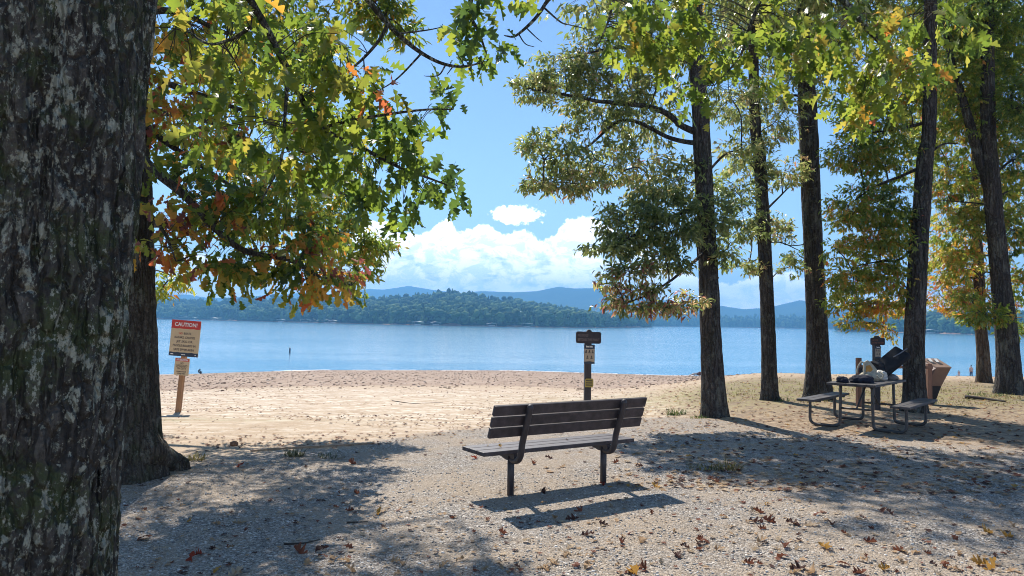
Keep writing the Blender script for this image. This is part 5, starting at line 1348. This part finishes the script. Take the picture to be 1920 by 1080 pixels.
house(604, 10, 60, 12, 'grey house half hidden by trees right of the dark blue house', M_WALLG, M_ROOFD, yaw=-.2)
house(770, 10, 50, 10, 'small red brown house in the trees left of the clay bank', M_WALLR, M_ROOFD)
house(975, 12, 60, 10, 'small pale roofed house in the trees near the second clay bank', M_WALLR, M_ROOFW, h=5)
# clay banks
M_CLAY = hill_mat('red_clay', (.34, .17, .10), (.50, .33, .22), clay=False, scale=.05)
def clay(px0, px1, h, label):
    n = 18; px = np.linspace(px0, px1, n); g = []
    for j, (dz, off) in enumerate(((-1, 7), (.1, 5), (h * .6, -1), (h, -6), (h * .9, -14))):
        row = []
        for i, p_ in enumerate(px):
            q_ = far_pt(p_, off=off); kx = math.sin(math.pi * i / (n - 1)) ** .6; row.append(q_ + Zu * (dz * kx if dz > 0 else dz) + np.array([rng.normal() * .5, rng.normal() * .5, rng.normal() * .12]))
        g.append(row)
    g = np.array(g); idx = np.arange(5 * n).reshape(5, n); f = np.stack([idx[:-1, :-1], idx[:-1, 1:], idx[1:, 1:], idx[1:, :-1]], -1).reshape(-1, 4)
    tag(obj('shore', (g.reshape(-1, 3), f), M_CLAY, smooth=True), kind='structure')
for a, b_, h in [(286, 312, 2.0), (422, 446, 2.0), (606, 634, 2.4), (724, 756, 1.8), (824, 868, 3.4), (944, 986, 2.6), (1130, 1222, 1.8), (1755, 1800, 2.8), (1660, 1720, 1.4)]: clay(a, b_, h, '')
# a small boat on the open channel
q = far_pt(1425, off=600); bt = thing('motor_boat', q, 'tiny motor boat crossing the open water between the bench oak and slender oak', 'boat')
m = MB(); m.prism([(-4, .1), (3.4, .1), (5, 1.2), (-4, 1.0)], q + Zu * -.1, np.array([1., 0, 0]), Zu, 2.4); obj('hull', m.geo(), M_HULL, bt)
m = MB(); m.prism([(-1.8, 1.0), (1.8, 1.0), (.9, 2.3), (-1.8, 2.3)], q, np.array([1., 0, 0]), Zu, 1.8); obj('cabin', m.geo(), M_NAVY, bt)

# ------------------------------------------------------------------ fallen leaves, twigs, grass, pebbles
M_FALL = {}
for nm, c in (('rust', (.20, .075, .045)), ('dark', (.085, .042, .034)), ('tan', (.44, .29, .165)), ('gold', (.50, .28, .07)), ('pale', (.52, .40, .27)), ('red', (.30, .05, .025))):
    t = NT('fallen_leaf_' + nm); n = t.noise(t.obj(), 18, 4, .6)
    col = t.mix(n, tuple(x * .6 for x in c), tuple(min(1, x * 1.3) for x in c))
    pr = t.principled(col, .75, None, .2); tr = t.n('ShaderNodeBsdfTranslucent'); t.l(col, tr.inputs[0])
    M_FALL[nm] = t.end(t.n('ShaderNodeMixShader', ins={0: .3, 1: pr.outputs[0], 2: tr.outputs[0]}))
def curled(T, curl, fold, twist, seed):
    V, F = T; v = V.copy(); x, y = v[:, 0].copy(), v[:, 1] - .5
    v[:, 1] = y
    v[:, 2] = fold * np.abs(x) + curl * y ** 2 + twist * x * y + .34 * (fbm(np.stack([x * 5, y * 5, x * 0 + seed], -1), 2, seed) - .5)
    v[:, 2] -= np.percentile(v[:, 2], 8)
    return v, F
fall_src = []
k = 0
WORDS = {'rust': 'rust brown', 'dark': 'dark brown', 'tan': 'tan', 'gold': 'golden', 'pale': 'pale buff', 'red': 'red'}
for nm in ('rust', 'dark', 'tan', 'gold', 'pale', 'red'):
    for T, cl, fo, tw_, shp in ((RED_OAK, .5, .5, .6, 'curled'), (WHITE_OAK, -.5, .25, -.6, 'arched')):
        v, f = curled(T, cl, fo, tw_, k); me = mesh_from('fallen_leaf', v, f); me.materials.append(M_FALL[nm]); fall_src.append((me, nm, shp)); k += 1
def drop_leaf(p, size, src, tilt=.25, first=False):
    me, nm, shp = src
    o = bpy.data.objects.new('fallen_leaf', me); COL.objects.link(o)
    o.location = (p[0], p[1], p[2] + .004); o.scale = (size * (.55 + .35 * rng.random()), size * .9, size * (.8 + .5 * rng.random())); o.rotation_euler = (rng.normal() * tilt, rng.normal() * tilt, rng.random() * 6.28)
    tag(o, f'{shp} {WORDS[nm]} oak leaf fallen on the ground', 'leaf', f'{shp} {WORDS[nm]} leaves on the ground')
hero = [(365, 1050, .17, 11, .9), (371, 1042, .15, 10, .8), (563, 1040, .15, 0, .5), (1090, 960, .15, 0, .5), (1076, 975, .16, 2, .4), (1130, 985, .14, 2, .3), (1425, 962, .15, 0, .5), (1415, 980, .16, 2, .2), (1440, 978, .15, 0, .4), (1490, 985, .17, 2, .2), (1520, 986, .17, 8, .2), (1560, 985, .16, 2, .2), (1545, 1028, .17, 6, .1),
        (1655, 960, .15, 0, .4), (1670, 965, .14, 2, .3), (1210, 1070, .16, 0, .6), (1190, 1078, .16, 6, .3), (1525, 1075, .17, 4, .4), (1500, 1068, .15, 2, .6), (1860, 1070, .17, 6, .3), (1840, 1060, .15, 6, .3), (1850, 1000, .15, 6, .3), (1890, 1008, .15, 6, .3), (1320, 1020, .15, 1, .5), (1310, 1022, .14, 2, .3), (1060, 1040, .14, 8, .2), (1270, 1045, .15, 2, .3),
        (890, 860, .14, 10, .3), (660, 870, .13, 0, .4), (450, 875, .13, 10, .4), (440, 1078, .16, 8, .2), (1130, 910, .15, 10, .6), (960, 920, .14, 0, .5), (1020, 925, .14, 2, .3), (770, 940, .14, 8, .2), (710, 965, .15, 6, .2), (1365, 880, .12, 6, .4), (1345, 905, .13, 0, .4), (1230, 915, .13, 6, .2), (1200, 875, .13, 2, .2), (1000, 870, .13, 0, .4), (1030, 860, .13, 2, .3), (1100, 1005, .14, 2, .2)]
for px, py, sz, si, tl_ in hero: drop_leaf(G(px, py), sz, fall_src[si], tl_)
for a_, f_, sz, si in ((-.62, .12, .07, 6), (-.70, .22, .05, 8), (.22, .16, .06, 2)): drop_leaf(bp(a_, f_, .444), sz, fall_src[si], .1)
cand = []
while len(cand) < 215:
    py = 1078 - 240 * rng.random() ** 1.3; px = 230 + 1690 * rng.random()
    dens = .35 + .65 * (px > 1000) + .3 * (py > 950)
    if (fbm(np.array([[px / 110, py / 45, 0]]), 3, 4)[0] - .28) * dens * 2.6 < rng.random() * .8: continue
    cand.append((px, py))
wts = np.array([.14, .12, .03, .04, .24, .18, .025, .01, .12, .07, .003, .003]); wts /= wts.sum()
for px, py in cand: drop_leaf(G(px, py), (.05 + .06 * rng.random() ** 1.5) * (1.25 if py > 960 else 1.0), fall_src[int(rng.choice(12, p=wts))], .2)

# the countless small ones, as litter
def litter(name, n, sampler, size, cols, label):
    V, F, C, k = [], [], [], 0
    base = FINE_OAK
    for _ in range(n):
        x, y = sampler(); z = float(ground_z(x, y)) + .003
        s_ = size * (.5 + rng.random()); a = rng.random() * 6.28
        v, f = base; ca, sa = math.cos(a), math.sin(a); cu = rng.normal() * .5; fo = rng.random() * .9
        q = v * s_; wx_ = 1.3 + rng.random()
        q = np.stack([(q[:, 0] * wx_ * ca - q[:, 1] * sa), (q[:, 0] * wx_ * sa + q[:, 1] * ca), np.abs(q[:, 0]) * fo + np.abs(cu) * (v[:, 1] - .5) ** 2 * s_ + (v[:, 1] - .3) * s_ * rng.normal() * .15 + .004], -1)
        V.append(q + [x, y, z]); F.append(f + k); C.append(np.full(len(f), rng.choice(len(cols[1]), p=cols[1]))); k += len(v)
    o = obj(name, (np.concatenate(V), np.concatenate(F)), [M_FALL[c] for c in cols[0]]); o.data.polygons.foreach_set('material_index', np.concatenate(C).astype(np.int32))
    return tag(o, label, 'leaf litter', kind='stuff')
def samp_right():
    while True:
        y = 7.5 + 22 * rng.random() ** 1.3; u = .05 + .78 * rng.random()
        if rng.random() < sstep(.06, .30, u) * .9 + .1 and ((u * y) < 24): return u * y, y
litter('leaf_litter', 6000, samp_right, .075, (['rust', 'dark', 'tan', 'pale', 'gold'], [.17, .14, .34, .31, .04]), 'brown leaf litter scattered under the right hand oaks')
def samp_all():
    while True:
        y = 3.2 + 17 * rng.random() ** 1.15; u = -.55 + 1.3 * rng.random()
        if fbm(np.array([[u * y * .5, y * .5, 0]]), 2, 44)[0] > .42 + .12 * rng.random(): return u * y, y
litter('leaf_litter', 3000, samp_all, .045, (['rust', 'dark', 'tan', 'pale'], [.18, .20, .32, .30]), 'small brown leaf scraps strewn over the gravel and sand')

def samp_sand():
    while True:
        y = 9.5 + 26 * rng.random() ** 1.2; u = -.5 + .78 * rng.random(); x = u * y
        if y > gravel_y(x) - .5 and fbm(np.array([[x * .35, y * .7, 3]]), 3, 61)[0] > .40 + .16 * rng.random(): return x, y
litter('beach_debris', 4200, samp_sand, .05, (['rust', 'dark', 'tan'], [.34, .36, .30]), 'dry brown leaf scraps and bark bits on the sand')
def stones(name, n, sampler, s0, s1, mat, label):
    V, F, k = [], [], 0
    for _ in range(n):
        x, y = sampler(); z = float(ground_z(x, y)); s_ = s0 + (s1 - s0) * rng.random() ** 3
        v, f = IC1; q = v * (1 + (rng.random(len(v))[:, None] - .5) * .35) * np.array([1, .8 + .4 * rng.random(), .55]) * s_
        a = rng.random() * 6.28; q = np.stack([q[:, 0] * math.cos(a) - q[:, 1] * math.sin(a), q[:, 0] * math.sin(a) + q[:, 1] * math.cos(a), q[:, 2]], -1)
        V.append(q + [x, y, z + s_ * .15]); F.append(f + k); k += len(v)
    o = obj(name, (np.concatenate(V), np.concatenate(F)), mat); return tag(o, label, 'pebbles', kind='stuff')
t = NT('pebble'); isl = t.n('ShaderNodeNewGeometry').outputs['Random Per Island']
M_PEB = t.end(t.principled(t.ramp(isl, [(0, (.18, .115, .08)), (.4, (.33, .225, .15)), (.75, (.44, .32, .22)), (1, (.60, .49, .39))]), .8, None, .3))
def samp_shore():
    while True:
        u = -.50 + 1.1 * rng.random(); D = float(shoreD(u)); y = D * (.30 + .70 * rng.random() ** .8) - .3
        if u > .34 and y > 26: continue
        return u * y, y
stones('shore_pebbles', 5500, samp_shore, .03, .085, M_PEB, 'brown pebbles and cobbles along the water edge')
t = NT('gravel_stone'); isl = t.n('ShaderNodeNewGeometry').outputs['Random Per Island']
M_GRV = t.end(t.principled(t.ramp(isl, [(0, (.12, .12, .125)), (.4, (.30, .29, .27)), (.75, (.46, .43, .39)), (1, (.74, .71, .66))]), .8, None, .3))
def samp_grav():
    while True:
        y = 3.0 + 5.5 * rng.random() ** 1.2; x = (-.55 + 1.3 * rng.random()) * y
        if y < gravel_y(x) - .3: return x, y
stones('gravel_stones', 16000, samp_grav, .005, .014, M_GRV, 'loose grey gravel chips on the ground')

# lapping edge of the lake: white strip painted in for sun sparkle
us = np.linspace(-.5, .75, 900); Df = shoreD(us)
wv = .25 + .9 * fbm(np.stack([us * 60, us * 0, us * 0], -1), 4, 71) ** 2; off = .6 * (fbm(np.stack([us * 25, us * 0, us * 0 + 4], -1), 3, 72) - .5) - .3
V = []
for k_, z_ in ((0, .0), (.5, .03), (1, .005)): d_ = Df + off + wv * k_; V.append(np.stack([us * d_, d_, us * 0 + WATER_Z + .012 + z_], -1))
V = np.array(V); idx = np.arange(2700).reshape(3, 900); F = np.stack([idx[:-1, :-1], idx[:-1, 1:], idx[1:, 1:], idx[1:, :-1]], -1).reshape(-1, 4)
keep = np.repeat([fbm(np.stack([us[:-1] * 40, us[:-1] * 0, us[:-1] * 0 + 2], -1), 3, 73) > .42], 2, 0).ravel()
tag(obj('sparkle_strip', (V.reshape(-1, 3), F[keep]), rough_mat('sparkle_strip', (.75, .76, .78), .4, .08, 3), smooth=True), 'thin broken white strip painted as sun sparkle along the water edge', 'sparkle_strip', kind='stuff')

# clods on the sand
def clod(px, py, s, label):
    p = G(px, py); v, f = IC2; q = v * (1 + (fbm(v * 2, 3, int(px)) - .5) * .6)[:, None] * np.array([1, .8, .75]) * s
    tag(obj('stone', (q + p + [0, 0, s * .4], [tuple(i) for i in f]), rough_mat('brown_stone', (.26, .13, .07), .85), loc=p), label, 'stone')
clod(438, 836, .055, 'red brown stone on the sand left of centre, near the gravel edge')
clod(1050, 812, .03, 'small brown stone on the sand behind the bench')

# timber edging between gravel and sand
m = MB(); ed = [G(x, y) for x, y in ((470, 847), (530, 842), (600, 838), (660, 835), (700, 832))]
for a, b_ in zip(ed[:-1], ed[1:]):
    ex = unit(b_ - a); m.box((a + b_) / 2 + Zu * .0, [ex, np.cross(Zu, ex), np.cross(ex, np.cross(Zu, ex))], (np.linalg.norm(b_ - a) / 2, .03, .022), .004)
tag(obj('timber_edging', m.geo(), rough_mat('half_buried_timber', (.38, .27, .18), .85), loc=ed[2]), 'half buried timber edging between the gravel and the pale sand', 'edging')

# grass
M_GRASS = {}
for nm, c in (('green', (.075, .12, .022)), ('dry', (.24, .20, .07)), ('grey', (.15, .16, .09))):
    t = NT('grass_' + nm); col = t.mix(t.n('ShaderNodeNewGeometry').outputs['Random Per Island'], tuple(x * .6 for x in c), tuple(x * 1.4 for x in c))
    pr = t.principled(col, .6, None, .3); tr = t.n('ShaderNodeBsdfTranslucent'); t.l(col, tr.inputs[0])
    M_GRASS[nm] = t.end(t.n('ShaderNodeMixShader', ins={0: .4, 1: pr.outputs[0], 2: tr.outputs[0]}))
def blades(p, n, spread, h, flat=.5):
    V, F, k = [], [], 0
    for _ in range(n):
        a = rng.random() * 6.28; r_ = spread * math.sqrt(rng.random()); b0 = np.array([p[0] + math.cos(a) * r_, p[1] + math.sin(a) * r_ * .6, 0]); b0[2] = float(ground_z(b0[0], b0[1])) - .005
        d_ = unit(np.array([math.cos(a) * flat + rng.normal() * .4, math.sin(a) * flat + rng.normal() * .4, .8])); L = h * (.5 + rng.random()); w = .003 + .004 * rng.random()
        sd_ = unit(np.cross(d_, Zu)) * w; mid = b0 + d_ * L * .55; tip = b0 + d_ * L + np.array([d_[0], d_[1], -.5]) * L * .35
        V.append(np.array([b0 - sd_, b0 + sd_, mid + sd_ * .8, mid - sd_ * .8, tip])); F += [(k, k + 1, k + 2), (k, k + 2, k + 3), (k + 3, k + 2, k + 4)]; k += 5
    return np.concatenate(V), np.array(F)
for px, py, n, sp, h, mt, lab in [(552, 855, 120, .11, .10, 'grey', 'grey green grass clump on the gravel edge left of the bench'), (618, 857, 90, .2, .05, 'grey', 'flat grassy patch just right of the grey green clump'), (1268, 778, 110, .2, .17, 'green', 'green weed tuft at the left foot of the bench oak'), (1312, 784, 60, .2, .12, 'green', 'smaller green tuft touching the foot of the bench oak'),
        (1322, 880, 60, .2, .07, 'dry', 'straggly dry tuft on the gravel right of the bench'), (1362, 882, 90, .14, .14, 'dry', 'upright yellowish tuft on the gravel right of the bench'), (368, 864, 70, .10, .10, 'dry', 'yellow tuft beside the bulging root foot'), (1470, 752, 60, .2, .12, 'green', 'low green tuft at the foot of the slender oak'), (1735, 755, 90, .25, .14, 'green', 'green tuft behind the picnic table by the bin'), (1850, 742, 120, .5, .12, 'green', 'green tuft at the foot of the forked oak')]:
    p = G(px, py); tag(obj('grass_tuft', blades(p, n, sp, h), M_GRASS[mt], loc=p), lab, 'grass')
V, F, k = [], [], 0
for _ in range(420):
    y = 16 + 10 * rng.random(); u = .26 + .5 * rng.random(); p = (u * y, y, 0)
    if math.exp(-((y - 19) / 4) ** 2) < rng.random(): continue
    v, f = blades(p, 14, .25, .09); V.append(v); F.append(f + k); k += len(v)
tag(obj('grass', (np.concatenate(V), np.concatenate(F)), M_GRASS['dry']), 'thin yellow grass in the sun beyond the oaks', 'grass', kind='stuff')
# sticks
def stick(pts, r_, label):
    ps = [G(*q) + [0, 0, r_] for q in pts]; m = MB(); m.tube(smooth_curve(ps, 5), np.linspace(r_, r_ * .4, 5 * (len(ps) - 1) + 1), 6)
    tag(obj('stick', m.geo(), T_TWIG, loc=ps[0], smooth=True), label, 'stick')
stick([(735, 752), (775, 757), (830, 755)], .010, 'thin dark stick on the pale sand behind the bench')
stick([(532, 1022), (570, 1020), (600, 1014)], .008, 'thin twig in the leaf shade at the lower left')
stick([(650, 982), (690, 981)], .008, 'short twig at the edge of the left leaf shade')
stick([(1810, 748), (1850, 752), (1885, 757)], .05, 'fallen branch on the grass before the forked oak')
